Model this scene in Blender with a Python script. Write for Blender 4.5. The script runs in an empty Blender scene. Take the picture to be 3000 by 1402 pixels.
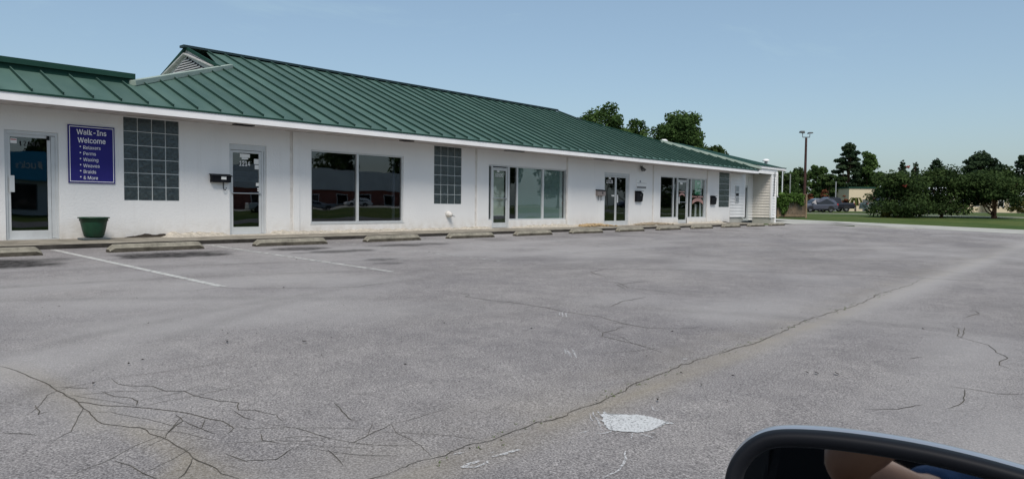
import bpy, bmesh, math, random
import numpy as np
from mathutils import Vector, Matrix

random.seed(7); rng = np.random.default_rng(7)
scene = bpy.context.scene
COL = scene.collection
R = math.radians

# ------------------------------------------------------------------ camera
F_PX = 2144.66                                   # focal length in photo pixels (photo is 3000 x 1402)
CR = Vector((0.65628273, -0.75445023, 0.00989073))
CU = Vector((0.02831366, 0.0377248, 0.99888697))
CD = Vector((0.75398363, 0.65527222, -0.04611939))
CAM = Vector((0.0, -17.025, 0.78))
cd = bpy.data.cameras.new('camera'); cam = bpy.data.objects.new('camera', cd); COL.objects.link(cam)
cd.sensor_width = 36.0; cd.lens = F_PX * 36.0 / 3000.0; cd.clip_start = 0.02; cd.clip_end = 3000
m = Matrix((CR, CU, -CD)).transposed().to_4x4(); m.translation = CAM; cam.matrix_world = m
scene.camera = cam

# ------------------------------------------------------------------ sky, sun, exposure
SUN_EL, SUN_AZ = R(54), R(222)                    # azimuth from +Y towards +X
w = bpy.data.worlds.new('World'); scene.world = w; w.use_nodes = True
nt = w.node_tree; nt.nodes.clear()
N = lambda t: nt.nodes.new(t)
sky = N('ShaderNodeTexSky'); sky.sky_type = 'NISHITA'; sky.sun_disc = False
sky.sun_elevation = SUN_EL; sky.sun_rotation = SUN_AZ
sky.altitude = 0; sky.air_density = 1.0; sky.dust_density = 1.9; sky.ozone_density = 2.2
bg = N('ShaderNodeBackground'); bg.inputs['Strength'].default_value = 0.115
wo = N('ShaderNodeOutputWorld')
tc = N('ShaderNodeTexCoord'); mp = N('ShaderNodeMapping'); mp.inputs['Scale'].default_value = (1.3, 1.3, 5.0)
cn = N('ShaderNodeTexNoise'); cn.inputs['Scale'].default_value = 2.2; cn.inputs['Detail'].default_value = 7
cn.inputs['Roughness'].default_value = .62; cn.inputs['Distortion'].default_value = .6
cr = N('ShaderNodeValToRGB'); cr.color_ramp.elements[0].position = .56; cr.color_ramp.elements[1].position = .86
cr.color_ramp.elements[0].color = (.26, .26, .26, 1); cr.color_ramp.elements[1].color = (.62, .62, .62, 1)
mx = N('ShaderNodeMix'); mx.data_type = 'RGBA'; mx.inputs['B'].default_value = (3.7, 5.2, 5.8, 1)
L = nt.links.new
L(tc.outputs['Generated'], mp.inputs['Vector']); L(mp.outputs['Vector'], cn.inputs['Vector'])
L(cn.outputs['Fac'], cr.inputs['Fac']); L(cr.outputs['Color'], mx.inputs['Factor'])
L(sky.outputs['Color'], mx.inputs['A']); L(mx.outputs['Result'], bg.inputs['Color']); L(bg.outputs['Background'], wo.inputs['Surface'])
sd = bpy.data.lights.new('sun', 'SUN'); sd.energy = 3.0; sd.angle = R(22); sd.color = (1.0, .93, .85)
sun = bpy.data.objects.new('sun', sd); COL.objects.link(sun)
sdir = Vector((math.sin(SUN_AZ) * math.cos(SUN_EL), math.cos(SUN_AZ) * math.cos(SUN_EL), math.sin(SUN_EL)))
sun.rotation_euler = sdir.to_track_quat('Z', 'Y').to_euler(); sun.location = (0, 0, 60)
vs = scene.view_settings; vs.view_transform = 'Standard'; vs.look = 'None'; vs.exposure = 0.13; vs.gamma = 1.0
scene.cycles.max_bounces = 8; scene.cycles.transparent_max_bounces = 12
scene.cycles.use_denoising = True

# ------------------------------------------------------------------ helpers
def ray(x, y): return CR * ((x - 1500) / F_PX) + CU * ((701 - y) / F_PX) + CD
def at_depth(x, y, t): return CAM + ray(x, y) * t
LOT_S = 0.028
def lot_z(Y): return -0.14 - LOT_S * (-1.2 - Y)
def on_lot(x, y):
    v = ray(x, y); a = -0.14 + LOT_S * 1.2
    t = (a + LOT_S * CAM.y - CAM.z) / (v.z - LOT_S * v.y)
    return CAM + v * t
def on_Y(x, y, Y=0.0):
    v = ray(x, y); return CAM + v * ((Y - CAM.y) / v.y)

def tag(o, label=None, cat=None, group=None, kind=None):
    if label: o['label'] = label
    if cat: o['category'] = cat
    if group: o['group'] = group
    if kind: o['kind'] = kind
    return o
def empty(name, loc=(0, 0, 0), rz=0, label=None, cat=None, group=None):
    o = bpy.data.objects.new(name, None); COL.objects.link(o); o.location = loc; o.rotation_euler = (0, 0, rz)
    o.empty_display_size = .1
    return tag(o, label, cat, group)

class MB:
    def __init__(s): s.v = []; s.f = []; s.mi = []
    def _add(s, vs, fs, mi=0):
        n = len(s.v); s.v += [tuple(p) for p in vs]; s.f += [tuple(i + n for i in f) for f in fs]; s.mi += [mi] * len(fs); return s
    def quad(s, a, b, c, d, mi=0): return s._add([a, b, c, d], [(0, 1, 2, 3)], mi)
    def poly(s, pts, mi=0): return s._add(pts, [tuple(range(len(pts)))], mi)
    def box(s, x0, x1, y0, y1, z0, z1, mi=0):
        return s._add([(x0, y0, z0), (x1, y0, z0), (x1, y1, z0), (x0, y1, z0), (x0, y0, z1), (x1, y0, z1), (x1, y1, z1), (x0, y1, z1)],
                      [(0, 3, 2, 1), (4, 5, 6, 7), (0, 1, 5, 4), (1, 2, 6, 5), (2, 3, 7, 6), (3, 0, 4, 7)], mi)
    def prism(s, pts, d, mi=0):
        """extrude a planar outline pts by the vector d"""
        n = len(pts); d = Vector(d); a = [Vector(p) for p in pts]; b = [p + d for p in a]
        s._add(a + b, [tuple(range(n))[::-1], tuple(range(n, 2 * n))] + [(i, (i + 1) % n, n + (i + 1) % n, n + i) for i in range(n)], mi); return s
    def bar(s, a, b, w, h, up=(0, 0, 1), mi=0):
        a = Vector(a); b = Vector(b); d = (b - a).normalized(); sd_ = d.cross(Vector(up)).normalized(); u = sd_.cross(d)
        P = [p + sd_ * (i * w / 2) + u * (j * h / 2) for p in (a, b) for i, j in ((-1, -1), (1, -1), (1, 1), (-1, 1))]
        return s._add(P, [(0, 1, 2, 3), (7, 6, 5, 4), (0, 4, 5, 1), (1, 5, 6, 2), (2, 6, 7, 3), (3, 7, 4, 0)], mi)
    def tube(s, pts, rad, n=8, mi=0, caps=True):
        pts = [Vector(p) for p in pts]; rad = rad if hasattr(rad, '__len__') else [rad] * len(pts); V = []; Fc = []
        for i, p in enumerate(pts):
            d = (pts[min(i + 1, len(pts) - 1)] - pts[max(i - 1, 0)]).normalized()
            a = d.cross(Vector((0, 0, 1)) if abs(d.z) < .9 else Vector((1, 0, 0))).normalized(); b = d.cross(a)
            V += [p + (a * math.cos(k * 2 * math.pi / n) + b * math.sin(k * 2 * math.pi / n)) * rad[i] for k in range(n)]
        for i in range(len(pts) - 1):
            for k in range(n): Fc.append((i * n + k, i * n + (k + 1) % n, (i + 1) * n + (k + 1) % n, (i + 1) * n + k))
        if caps: Fc += [tuple(range(n))[::-1], tuple((len(pts) - 1) * n + k for k in range(n))]
        return s._add(V, Fc, mi)
    def lathe(s, prof, n=28, c=(0, 0, 0), mi=0):
        V = [(c[0] + r * math.cos(k * 2 * math.pi / n), c[1] + r * math.sin(k * 2 * math.pi / n), c[2] + z) for r, z in prof for k in range(n)]
        Fc = [(i * n + k, i * n + (k + 1) % n, (i + 1) * n + (k + 1) % n, (i + 1) * n + k) for i in range(len(prof) - 1) for k in range(n)]
        return s._add(V, Fc, mi)
    def mesh(s, name, mats, smooth=False):
        me = bpy.data.meshes.new(name); me.from_pydata(s.v, [], s.f)
        for mt in (mats if isinstance(mats, (list, tuple)) else [mats]): me.materials.append(mt)
        if len(me.polygons) == len(s.mi): me.polygons.foreach_set('material_index', s.mi)
        if smooth: me.polygons.foreach_set('use_smooth', [True] * len(me.polygons))
        me.update(); return me
    def build(s, name, mats, parent=None, smooth=False, bevel=0, recalc=True):
        me = s.mesh(name, mats, smooth)
        if recalc:
            b = bmesh.new(); b.from_mesh(me); bmesh.ops.recalc_face_normals(b, faces=b.faces); b.to_mesh(me); b.free()
        return link(name, me, parent, bevel)
def link(name, me, parent=None, bevel=0):
    o = bpy.data.objects.new(name, me); COL.objects.link(o); o.parent = parent
    if bevel:
        bm_ = o.modifiers.new('bevel', 'BEVEL'); bm_.width = bevel; bm_.segments = 2; bm_.limit_method = 'ANGLE'
    return o
def box(name, x0, x1, y0, y1, z0, z1, mt, parent=None, bevel=0): return MB().box(x0, x1, y0, y1, z0, z1).build(name, mt, parent, bevel=bevel)
def copy_tree(o, parent=None):
    c = o.copy(); COL.objects.link(c); c.parent = parent
    for ch in list(o.children): copy_tree(ch, c)
    return c
try:
    FONT = bpy.data.fonts.load(bpy.utils.resource_path('LOCAL') + '/datafiles/fonts/Inter.woff2')
except Exception:
    FONT = None
def text_mesh(name, s, size, mt, parent, origin, mirror=False, align='CENTER', bold=.012, normal='-Y', spacing=1.0, xs=1.0):
    cu = bpy.data.curves.new(name, 'FONT'); cu.body = s; cu.size = size;
    if FONT: cu.font = FONT
    cu.align_x = align; cu.align_y = 'CENTER'
    cu.extrude = .0015; cu.offset = bold * size; cu.resolution_u = 3; cu.space_character = spacing
    t = bpy.data.objects.new(name, cu); COL.objects.link(t)
    dg = bpy.context.evaluated_depsgraph_get(); me = bpy.data.meshes.new_from_object(t.evaluated_get(dg))
    bpy.data.objects.remove(t)
    M = Matrix.Rotation(R(90), 4, 'X')
    if mirror: M = M @ Matrix.Diagonal((-1, 1, 1, 1))
    M = M @ Matrix.Diagonal((xs, 1, 1, 1))
    if normal == '+Y': M = Matrix.Rotation(R(180), 4, 'Z') @ M
    me.transform(Matrix.Translation(origin) @ M); me.materials.clear(); me.materials.append(mt)
    return link(name, me, parent)

# ------------------------------------------------------------------ materials
def mat(name, col, rough=.7, metal=0, spec=.5, var=0, vscale=3.0, vcol=None, bump=0, bscale=40, detail=5, ior=1.45, coat=0):
    mt = bpy.data.materials.new(name); mt.use_nodes = True; t = mt.node_tree; b = t.nodes['Principled BSDF']
    b.inputs['Base Color'].default_value = (*col, 1); b.inputs['Roughness'].default_value = rough; b.inputs['Metallic'].default_value = metal
    if rough >= .85: spec = min(spec, .04)
    b.inputs['Specular IOR Level'].default_value = spec; b.inputs['IOR'].default_value = ior; b.inputs['Coat Weight'].default_value = coat
    if var or bump:
        co = t.nodes.new('ShaderNodeTexCoord')
    if var:
        n = t.nodes.new('ShaderNodeTexNoise'); n.inputs['Scale'].default_value = vscale; n.inputs['Detail'].default_value = detail
        n.inputs['Roughness'].default_value = .65
        t.links.new(co.outputs['Object'], n.inputs['Vector'])
        rp = t.nodes.new('ShaderNodeValToRGB'); rp.color_ramp.elements[0].position = .32; rp.color_ramp.elements[1].position = .7
        c2 = vcol if vcol else tuple(max(0, c * (1 - var)) for c in col)
        rp.color_ramp.elements[0].color = (*c2, 1); rp.color_ramp.elements[1].color = (*[min(1, c * (1 + (var * .35 if not vcol else 0))) for c in col], 1)
        t.links.new(n.outputs['Fac'], rp.inputs['Fac']); t.links.new(rp.outputs['Color'], b.inputs['Base Color'])
    if bump:
        n2 = t.nodes.new('ShaderNodeTexNoise'); n2.inputs['Scale'].default_value = bscale; n2.inputs['Detail'].default_value = 4
        bp = t.nodes.new('ShaderNodeBump'); bp.inputs['Strength'].default_value = bump; bp.inputs['Distance'].default_value = .02
        t.links.new(co.outputs['Object'], n2.inputs['Vector']); t.links.new(n2.outputs['Fac'], bp.inputs['Height']); t.links.new(bp.outputs['Normal'], b.inputs['Normal'])
    return mt
def nodes(mt):
    t = mt.node_tree; return t, t.nodes['Principled BSDF'], t.nodes.new, t.links.new

M = {}
# painted stucco wall with dirt splashed up from the ground and faint vertical runs
def wall_mat():
    mt = mat('painted_stucco', (.70, .70, .69), .85); t, b, nn, ll = nodes(mt)
    co = nn('ShaderNodeTexCoord'); sx = nn('ShaderNodeSeparateXYZ'); ll(co.outputs['Object'], sx.inputs[0])
    n1 = nn('ShaderNodeTexNoise'); n1.inputs['Scale'].default_value = .9; n1.inputs['Detail'].default_value = 6; ll(co.outputs['Object'], n1.inputs['Vector'])
    mp_ = nn('ShaderNodeMapping'); mp_.inputs['Scale'].default_value = (7, 7, .35); ll(co.outputs['Object'], mp_.inputs['Vector'])
    n2 = nn('ShaderNodeTexNoise'); n2.inputs['Scale'].default_value = 1.0; n2.inputs['Detail'].default_value = 5; ll(mp_.outputs[0], n2.inputs['Vector'])
    r1 = nn('ShaderNodeValToRGB'); r1.color_ramp.elements[0].color = (.695, .695, .69, 1); r1.color_ramp.elements[1].color = (.73, .73, .72, 1)
    r1.color_ramp.elements[0].position = .3; r1.color_ramp.elements[1].position = .65; ll(n1.outputs['Fac'], r1.inputs['Fac'])
    r2 = nn('ShaderNodeValToRGB'); r2.color_ramp.elements[0].color = (0, 0, 0, 1); r2.color_ramp.elements[1].color = (.14, .14, .14, 1)
    r2.color_ramp.elements[0].position = .58; r2.color_ramp.elements[1].position = .8; ll(n2.outputs['Fac'], r2.inputs['Fac'])
    mx1 = nn('ShaderNodeMix'); mx1.data_type = 'RGBA'; mx1.inputs['B'].default_value = (.42, .40, .36, 1)
    ll(r2.outputs['Color'], mx1.inputs['Factor']); ll(r1.outputs['Color'], mx1.inputs['A'])
    mr = nn('ShaderNodeMapRange'); mr.inputs['From Min'].default_value = .5; mr.inputs['From Max'].default_value = 0; ll(sx.outputs['Z'], mr.inputs['Value'])
    n3 = nn('ShaderNodeTexNoise'); n3.inputs['Scale'].default_value = 5; n3.inputs['Detail'].default_value = 6; ll(co.outputs['Object'], n3.inputs['Vector'])
    mm = nn('ShaderNodeMath'); mm.operation = 'MULTIPLY'; ll(mr.outputs[0], mm.inputs[0]); ll(n3.outputs['Fac'], mm.inputs[1])
    m3 = nn('ShaderNodeMath'); m3.operation = 'POWER'; m3.inputs[1].default_value = 1.6; ll(mm.outputs[0], m3.inputs[0])
    mx2 = nn('ShaderNodeMix'); mx2.data_type = 'RGBA'; mx2.inputs['B'].default_value = (.36, .30, .22, 1)
    ll(m3.outputs[0], mx2.inputs['Factor']); ll(mx1.outputs['Result'], mx2.inputs['A']); ll(mx2.outputs['Result'], b.inputs['Base Color'])
    nb = nn('ShaderNodeTexNoise'); nb.inputs['Scale'].default_value = 22; nb.inputs['Detail'].default_value = 6; ll(co.outputs['Object'], nb.inputs['Vector'])
    bp = nn('ShaderNodeBump'); bp.inputs['Strength'].default_value = .35; bp.inputs['Distance'].default_value = .02; ll(nb.outputs['Fac'], bp.inputs['Height']); ll(bp.outputs['Normal'], b.inputs['Normal'])
    return mt
M['wall'] = wall_mat()
M['white'] = mat('white_painted_trim', (.78, .78, .78), .55, var=.08, vscale=2)
M['trim_grey'] = mat('weathered_white_board', (.46, .46, .45), .7, var=.3, vscale=6, bump=.2, bscale=20)
M['louvre'] = mat('grey_louvre', (.36, .36, .36), .7)
M['joint'] = mat('tan_joint_filler', (.66, .635, .60), .9, var=.25, vscale=4)
M['soffit'] = mat('soffit_board', (.56, .52, .50), .75, var=.25, vscale=5)
M['siding'] = mat('vinyl_siding', (.72, .72, .71), .55, var=.12, vscale=1.5)
M['siding_warm'] = mat('shaded_vinyl_siding', (.69, .66, .61), .6, var=.2, vscale=1.2)  # beige copy of the siding, return wall's shade put into its colour
def roof_mat(name, col, col2):
    mt = mat(name, col, .5, spec=.3); t, b, nn, ll = nodes(mt)
    co = nn('ShaderNodeTexCoord'); mp_ = nn('ShaderNodeMapping'); mp_.inputs['Scale'].default_value = (1.2, .5, .5); ll(co.outputs['Object'], mp_.inputs['Vector'])
    n1 = nn('ShaderNodeTexNoise'); n1.inputs['Scale'].default_value = 1.6; n1.inputs['Detail'].default_value = 7; ll(mp_.outputs[0], n1.inputs['Vector'])
    rp = nn('ShaderNodeValToRGB'); rp.color_ramp.elements[0].color = (*col2, 1); rp.color_ramp.elements[1].color = (*col, 1); rp.color_ramp.elements[0].position = .35; rp.color_ramp.elements[1].position = .62
    ll(n1.outputs['Fac'], rp.inputs['Fac'])
    oi = nn('ShaderNodeObjectInfo'); vr = nn('ShaderNodeMapRange'); vr.inputs['To Min'].default_value = .86; vr.inputs['To Max'].default_value = 1.13; ll(oi.outputs['Random'], vr.inputs['Value'])
    hs_ = nn('ShaderNodeHueSaturation'); ll(rp.outputs['Color'], hs_.inputs['Color']); ll(vr.outputs[0], hs_.inputs['Value']); ll(hs_.outputs['Color'], b.inputs['Base Color'])
    r2 = nn('ShaderNodeMapRange'); r2.inputs['To Min'].default_value = .45; r2.inputs['To Max'].default_value = .65; ll(n1.outputs['Fac'], r2.inputs['Value']); ll(r2.outputs[0], b.inputs['Roughness'])
    n3 = nn('ShaderNodeTexNoise'); n3.inputs['Scale'].default_value = 1.1; n3.inputs['Detail'].default_value = 1; ll(co.outputs['Object'], n3.inputs['Vector'])
    bp = nn('ShaderNodeBump'); bp.inputs['Strength'].default_value = .5; bp.inputs['Distance'].default_value = .05; ll(n3.outputs['Fac'], bp.inputs['Height']); ll(bp.outputs['Normal'], b.inputs['Normal'])
    return mt
M['roof'] = roof_mat('green_metal_roof', (.070, .124, .104), (.052, .100, .083))
M['roof_seam'] = mat('green_seam', (.016, .045, .036), .6, spec=.2)
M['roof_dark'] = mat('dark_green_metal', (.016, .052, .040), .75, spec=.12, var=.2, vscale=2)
M['ridge'] = mat('ridge_cap_metal', (.012, .03, .035), .5)
M['flash'] = mat('pale_green_flashing', (.30, .37, .32), .6, var=.15, vscale=2)
M['alu'] = mat('aluminium_frame', (.54, .56, .565), .5, metal=.1, var=.1, vscale=4)
M['alu_dark'] = mat('dark_aluminium', (.12, .13, .135), .5, metal=.4)
M['chrome'] = mat('brushed_steel', (.6, .6, .6), .3, metal=1)
M['black'] = mat('black_metal', (.015, .015, .017), .5)
M['blackp'] = mat('black_plastic', (.007, .008, .011), .6, spec=.2)
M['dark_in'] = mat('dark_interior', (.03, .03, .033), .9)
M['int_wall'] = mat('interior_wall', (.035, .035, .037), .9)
M['paper'] = mat('white_paper', (.72, .72, .70), .8)
M['num_white'] = mat('white_vinyl_letters', (.82, .82, .82), .8, spec=.1)
M['num_black'] = mat('black_vinyl_letters', (.02, .02, .02), .6)
M['blind'] = mat('reflection_tint_backing', (.15, .215, .20), .9)  # backing tinted to carry the greenish reflection of the 1212C glass
M['blind2'] = mat('cream_door_backing', (.36, .40, .34), .9, var=.2, vscale=1)
def glass_mat(name, tint, refl=1.0):
    mt = bpy.data.materials.new(name); mt.use_nodes = True; t = mt.node_tree; t.nodes.clear(); nn = t.nodes.new; ll = t.links.new
    o = nn('ShaderNodeOutputMaterial'); tr = nn('ShaderNodeBsdfTransparent'); tr.inputs[0].default_value = (*tint, 1)
    gl = nn('ShaderNodeBsdfGlossy'); gl.inputs['Roughness'].default_value = .012; gl.inputs['Color'].default_value = (.92 * refl, .95 * refl, .97 * refl, 1)
    ge = nn('ShaderNodeNewGeometry'); dt = nn('ShaderNodeVectorMath'); dt.operation = 'DOT_PRODUCT'; ll(ge.outputs['Normal'], dt.inputs[0]); ll(ge.outputs['Incoming'], dt.inputs[1])
    def mth(op, a, b=None, c=None):
        q = nn('ShaderNodeMath'); q.operation = op
        for k_, v_ in enumerate((a, b, c)):
            if v_ is None: continue
            if isinstance(v_, (int, float)): q.inputs[k_].default_value = v_
            else: ll(v_, q.inputs[k_])
        return q
    fr = mth('MULTIPLY_ADD', mth('POWER', mth('SUBTRACT', 1.0, mth('ABSOLUTE', dt.outputs['Value']).outputs[0]).outputs[0], 5.0).outputs[0], .90, .10)
    co = nn('ShaderNodeTexCoord'); nz = nn('ShaderNodeTexNoise'); nz.inputs['Scale'].default_value = .8; nz.inputs['Detail'].default_value = 1
    bp = nn('ShaderNodeBump'); bp.inputs['Strength'].default_value = .06; bp.inputs['Distance'].default_value = .05
    ll(co.outputs['Object'], nz.inputs['Vector']); ll(nz.outputs['Fac'], bp.inputs['Height']); ll(bp.outputs['Normal'], gl.inputs['Normal'])
    mx_ = nn('ShaderNodeMixShader'); ll(fr.outputs[0], mx_.inputs[0]); ll(tr.outputs[0], mx_.inputs[1]); ll(gl.outputs[0], mx_.inputs[2]); ll(mx_.outputs[0], o.inputs['Surface'])
    return mt
M['glass'] = glass_mat('tinted_glass', (.46, .48, .51))
M['glass_clear'] = glass_mat('clear_glass', (.95, .97, .97))
def block_mat():
    mt = mat('glass_block', (.055, .075, .078), .12, spec=.6, ior=1.5); t, b, nn, ll = nodes(mt)
    co = nn('ShaderNodeTexCoord'); oi = nn('ShaderNodeObjectInfo')
    n1 = nn('ShaderNodeTexNoise'); n1.inputs['Scale'].default_value = 16; n1.inputs['Detail'].default_value = 3
    n1.noise_dimensions = '4D'; ll(co.outputs['Object'], n1.inputs['Vector']); ll(oi.outputs['Random'], n1.inputs['W'])
    bp = nn('ShaderNodeBump'); bp.inputs['Strength'].default_value = .5; bp.inputs['Distance'].default_value = .03; ll(n1.outputs['Fac'], bp.inputs['Height']); ll(bp.outputs['Normal'], b.inputs['Normal'])
    rp = nn('ShaderNodeValToRGB'); rp.color_ramp.elements[0].color = (.018, .027, .031, 1); rp.color_ramp.elements[1].color = (.055, .074, .076, 1); rp.color_ramp.elements[0].position = .3; rp.color_ramp.elements[1].position = .75
    ll(n1.outputs['Fac'], rp.inputs['Fac']); ll(rp.outputs['Color'], b.inputs['Base Color'])
    return mt
M['block'] = block_mat()
M['mortar'] = mat('grey_white_mortar', (.50, .53, .53), .85)
M['concrete'] = mat('kerb_concrete', (.27, .25, .21), .9, var=.45, vscale=1.8, bump=.4, bscale=30)
M['concrete_dark'] = mat('shaded_kerb_face', (.055, .05, .045), .9, var=.5, vscale=3, bump=.4, bscale=30)  # shade on the kerb face put into a darker concrete colour
M['conc_light'] = mat('light_concrete', (.40, .40, .37), .9, var=.25, vscale=.7, bump=.2, bscale=20)
M['stop'] = mat('wheel_stop_concrete', (.29, .272, .222), .9, var=.5, vscale=5, bump=.5, bscale=45)
M['stop_lower'] = mat('dark_stop_concrete', (.10, .09, .072), .95, var=.5, vscale=6, bump=.4, bscale=40)  # darker concrete for the lower faces and ends of the stops
M['sand'] = mat('sandy_gravel', (.52, .48, .41), .95, var=.5, vscale=14, bump=.8, bscale=60)
M['rock'] = mat('tan_river_rock', (.42, .31, .18), .9, var=.5, vscale=9)
M['rock2'] = mat('grey_tan_rock', (.33, .28, .21), .9, var=.5, vscale=9)
M['soil'] = mat('dark_soil', (.035, .03, .025), 1)
M['crack'] = mat('asphalt_crack', (.12, .112, .095), 1, vcol=(.05, .046, .04), var=.5, vscale=5)
M['weed'] = mat('weed_green', (.07, .10, .03), .8)
def worn_paint(name, col, lo, hi, sc):
    mt = mat(name, col, .75); t, b, nn, ll = nodes(mt)
    o = t.nodes['Material Output']; co = nn('ShaderNodeTexCoord'); n1 = nn('ShaderNodeTexNoise'); n1.inputs['Scale'].default_value = sc; n1.inputs['Detail'].default_value = 8; n1.inputs['Roughness'].default_value = .75
    ll(co.outputs['Object'], n1.inputs['Vector']); rp = nn('ShaderNodeValToRGB'); rp.color_ramp.elements[0].position = lo; rp.color_ramp.elements[1].position = hi
    ll(n1.outputs['Fac'], rp.inputs['Fac']); tr = nn('ShaderNodeBsdfTransparent'); mx_ = nn('ShaderNodeMixShader')
    ll(rp.outputs['Color'], mx_.inputs[0]); ll(tr.outputs[0], mx_.inputs[1]); ll(b.outputs[0], mx_.inputs[2]); ll(mx_.outputs[0], o.inputs['Surface'])
    return mt
M['line'] = worn_paint('worn_white_line', (.44, .44, .42), .32, .48, 10)
M['line_worn'] = worn_paint('half_worn_white_line', (.44, .44, .42), .36, .54, 8)
M['line_faded'] = worn_paint('faded_white_line', (.42, .42, .40), .42, .62, 7)
M['splash'] = worn_paint('spilled_white_paint', (.50, .51, .51), .36, .48, 60)
M['splash2'] = worn_paint('smeared_white_paint', (.50, .50, .50), .42, .56, 60)
def asphalt_mat():
    mt = mat('aged_asphalt', (.24, .235, .235), .93, spec=.3); t, b, nn, ll = nodes(mt)
    co = nn('ShaderNodeTexCoord'); at = nn('ShaderNodeAttribute'); at.attribute_name = 'wear'; sp = nn('ShaderNodeSeparateColor'); ll(at.outputs['Color'], sp.inputs[0])
    def noise(sc, det, ro=.6):
        n = nn('ShaderNodeTexNoise'); n.inputs['Scale'].default_value = sc; n.inputs['Detail'].default_value = det; n.inputs['Roughness'].default_value = ro; ll(co.outputs['Object'], n.inputs['Vector']); return n
    big = noise(.35, 6); mid = noise(3.5, 5, .7); fine = noise(85, 4, .75)
    vo = nn('ShaderNodeTexVoronoi'); vo.inputs['Scale'].default_value = 130; ll(co.outputs['Object'], vo.inputs['Vector'])
    def ramp(src, p0, c0, p1, c1):
        r = nn('ShaderNodeValToRGB'); r.color_ramp.elements[0].position = p0; r.color_ramp.elements[0].color = (*c0, 1); r.color_ramp.elements[1].position = p1; r.color_ramp.elements[1].color = (*c1, 1); ll(src, r.inputs['Fac']); return r.outputs['Color']
    def mix(f, a, b_, mode='MIX'):
        x = nn('ShaderNodeMix'); x.data_type = 'RGBA'; x.blend_type = mode
        if isinstance(f, float): x.inputs['Factor'].default_value = f
        else: ll(f, x.inputs['Factor'])
        for k, v in (('A', a), ('B', b_)):
            if isinstance(v, tuple): x.inputs[k].default_value = (*v, 1)
            else: ll(v, x.inputs[k])
        return x.outputs['Result']
    base = ramp(big.outputs['Fac'], .3, (.196, .187, .191), .7, (.262, .249, .245))
    base = mix(1.0, base, ramp(mid.outputs['Fac'], .3, (.84, .84, .85), .7, (1.12, 1.12, 1.11)), 'MULTIPLY')
    base = mix(1.0, base, ramp(fine.outputs['Fac'], .34, (.34, .34, .35), .66, (1.68, 1.68, 1.66)), 'MULTIPLY')
    base = mix(1.0, base, ramp(vo.outputs['Color'], .1, (.78, .78, .78), .95, (1.25, 1.25, 1.24)), 'MULTIPLY')
    base = mix(sp.outputs['Green'], base, (.27, .235, .165))
    base = mix(sp.outputs['Blue'], base, mix(.7, base, (.34, .33, .325)))
    nz2 = noise(9, 6, .7)
    f2 = nn('ShaderNodeMath'); f2.operation = 'MULTIPLY'; ll(sp.outputs['Red'], f2.inputs[0]); ll(ramp(nz2.outputs['Fac'], .3, (.55,) * 3, .6, (1,) * 3), f2.inputs[1])
    base = mix(f2.outputs[0], base, (.030, .029, .029))
    ll(base, b.inputs['Base Color'])
    bp = nn('ShaderNodeBump'); bp.inputs['Strength'].default_value = .55; bp.inputs['Distance'].default_value = .012; ll(fine.outputs['Fac'], bp.inputs['Height']); ll(bp.outputs['Normal'], b.inputs['Normal'])
    return mt
M['asphalt'] = asphalt_mat()
M['road'] = mat('road_asphalt', (.16, .165, .17), .9, var=.15, vscale=.4)
def grass_mat():
    mt = mat('lawn_grass', (.05, .09, .025), .9, spec=.2); t, b, nn, ll = nodes(mt); co = nn('ShaderNodeTexCoord')
    n1 = nn('ShaderNodeTexNoise'); n1.inputs['Scale'].default_value = .12; n1.inputs['Detail'].default_value = 7; n1.inputs['Roughness'].default_value = .7; ll(co.outputs['Object'], n1.inputs['Vector'])
    n2 = nn('ShaderNodeTexNoise'); n2.inputs['Scale'].default_value = 3; n2.inputs['Detail'].default_value = 6; n2.inputs['Roughness'].default_value = .8; ll(co.outputs['Object'], n2.inputs['Vector'])
    r1 = nn('ShaderNodeValToRGB'); r1.color_ramp.elements[0].color = (.040, .075, .022, 1); r1.color_ramp.elements[1].color = (.105, .125, .045, 1); r1.color_ramp.elements[0].position = .35; r1.color_ramp.elements[1].position = .7; ll(n1.outputs['Fac'], r1.inputs['Fac'])
    r2 = nn('ShaderNodeValToRGB'); r2.color_ramp.elements[0].color = (.6, .6, .6, 1); r2.color_ramp.elements[1].color = (1.35, 1.35, 1.3, 1); r2.color_ramp.elements[0].position = .3; r2.color_ramp.elements[1].position = .7; ll(n2.outputs['Fac'], r2.inputs['Fac'])
    x = nn('ShaderNodeMix'); x.data_type = 'RGBA'; x.blend_type = 'MULTIPLY'; x.inputs['Factor'].default_value = 1; ll(r1.outputs['Color'], x.inputs['A']); ll(r2.outputs['Color'], x.inputs['B']); ll(x.outputs['Result'], b.inputs['Base Color'])
    return mt
M['grass'] = grass_mat()
def leaf_mat(name, lo, hi, rough=.6):
    mt = mat(name, hi, .8, spec=.1); t, b, nn, ll = nodes(mt)
    at = nn('ShaderNodeAttribute'); at.attribute_name = 'tint'
    rp = nn('ShaderNodeValToRGB'); rp.color_ramp.elements[0].color = (*lo, 1); rp.color_ramp.elements[1].color = (*hi, 1); ll(at.outputs['Fac'], rp.inputs['Fac']); ll(rp.outputs['Color'], b.inputs['Base Color'])
    o = t.nodes['Material Output']; tl = nn('ShaderNodeBsdfTranslucent'); ll(rp.outputs['Color'], tl.inputs[0]); mx_ = nn('ShaderNodeMixShader'); mx_.inputs[0].default_value = .3
    ll(b.outputs[0], mx_.inputs[1]); ll(tl.outputs[0], mx_.inputs[2]); ll(mx_.outputs[0], o.inputs['Surface'])
    return mt
M['leaf'] = leaf_mat('leaf_mid_green', (.026, .055, .016), (.085, .140, .042))
M['leaf_dark'] = leaf_mat('leaf_dark_green', (.018, .036, .013), (.062, .098, .030))
M['leaf_pine'] = leaf_mat('pine_needles', (.016, .034, .018), (.045, .072, .034))
M['leaf_vine'] = leaf_mat('vine_leaf', (.04, .085, .018), (.13, .22, .055))
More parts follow.
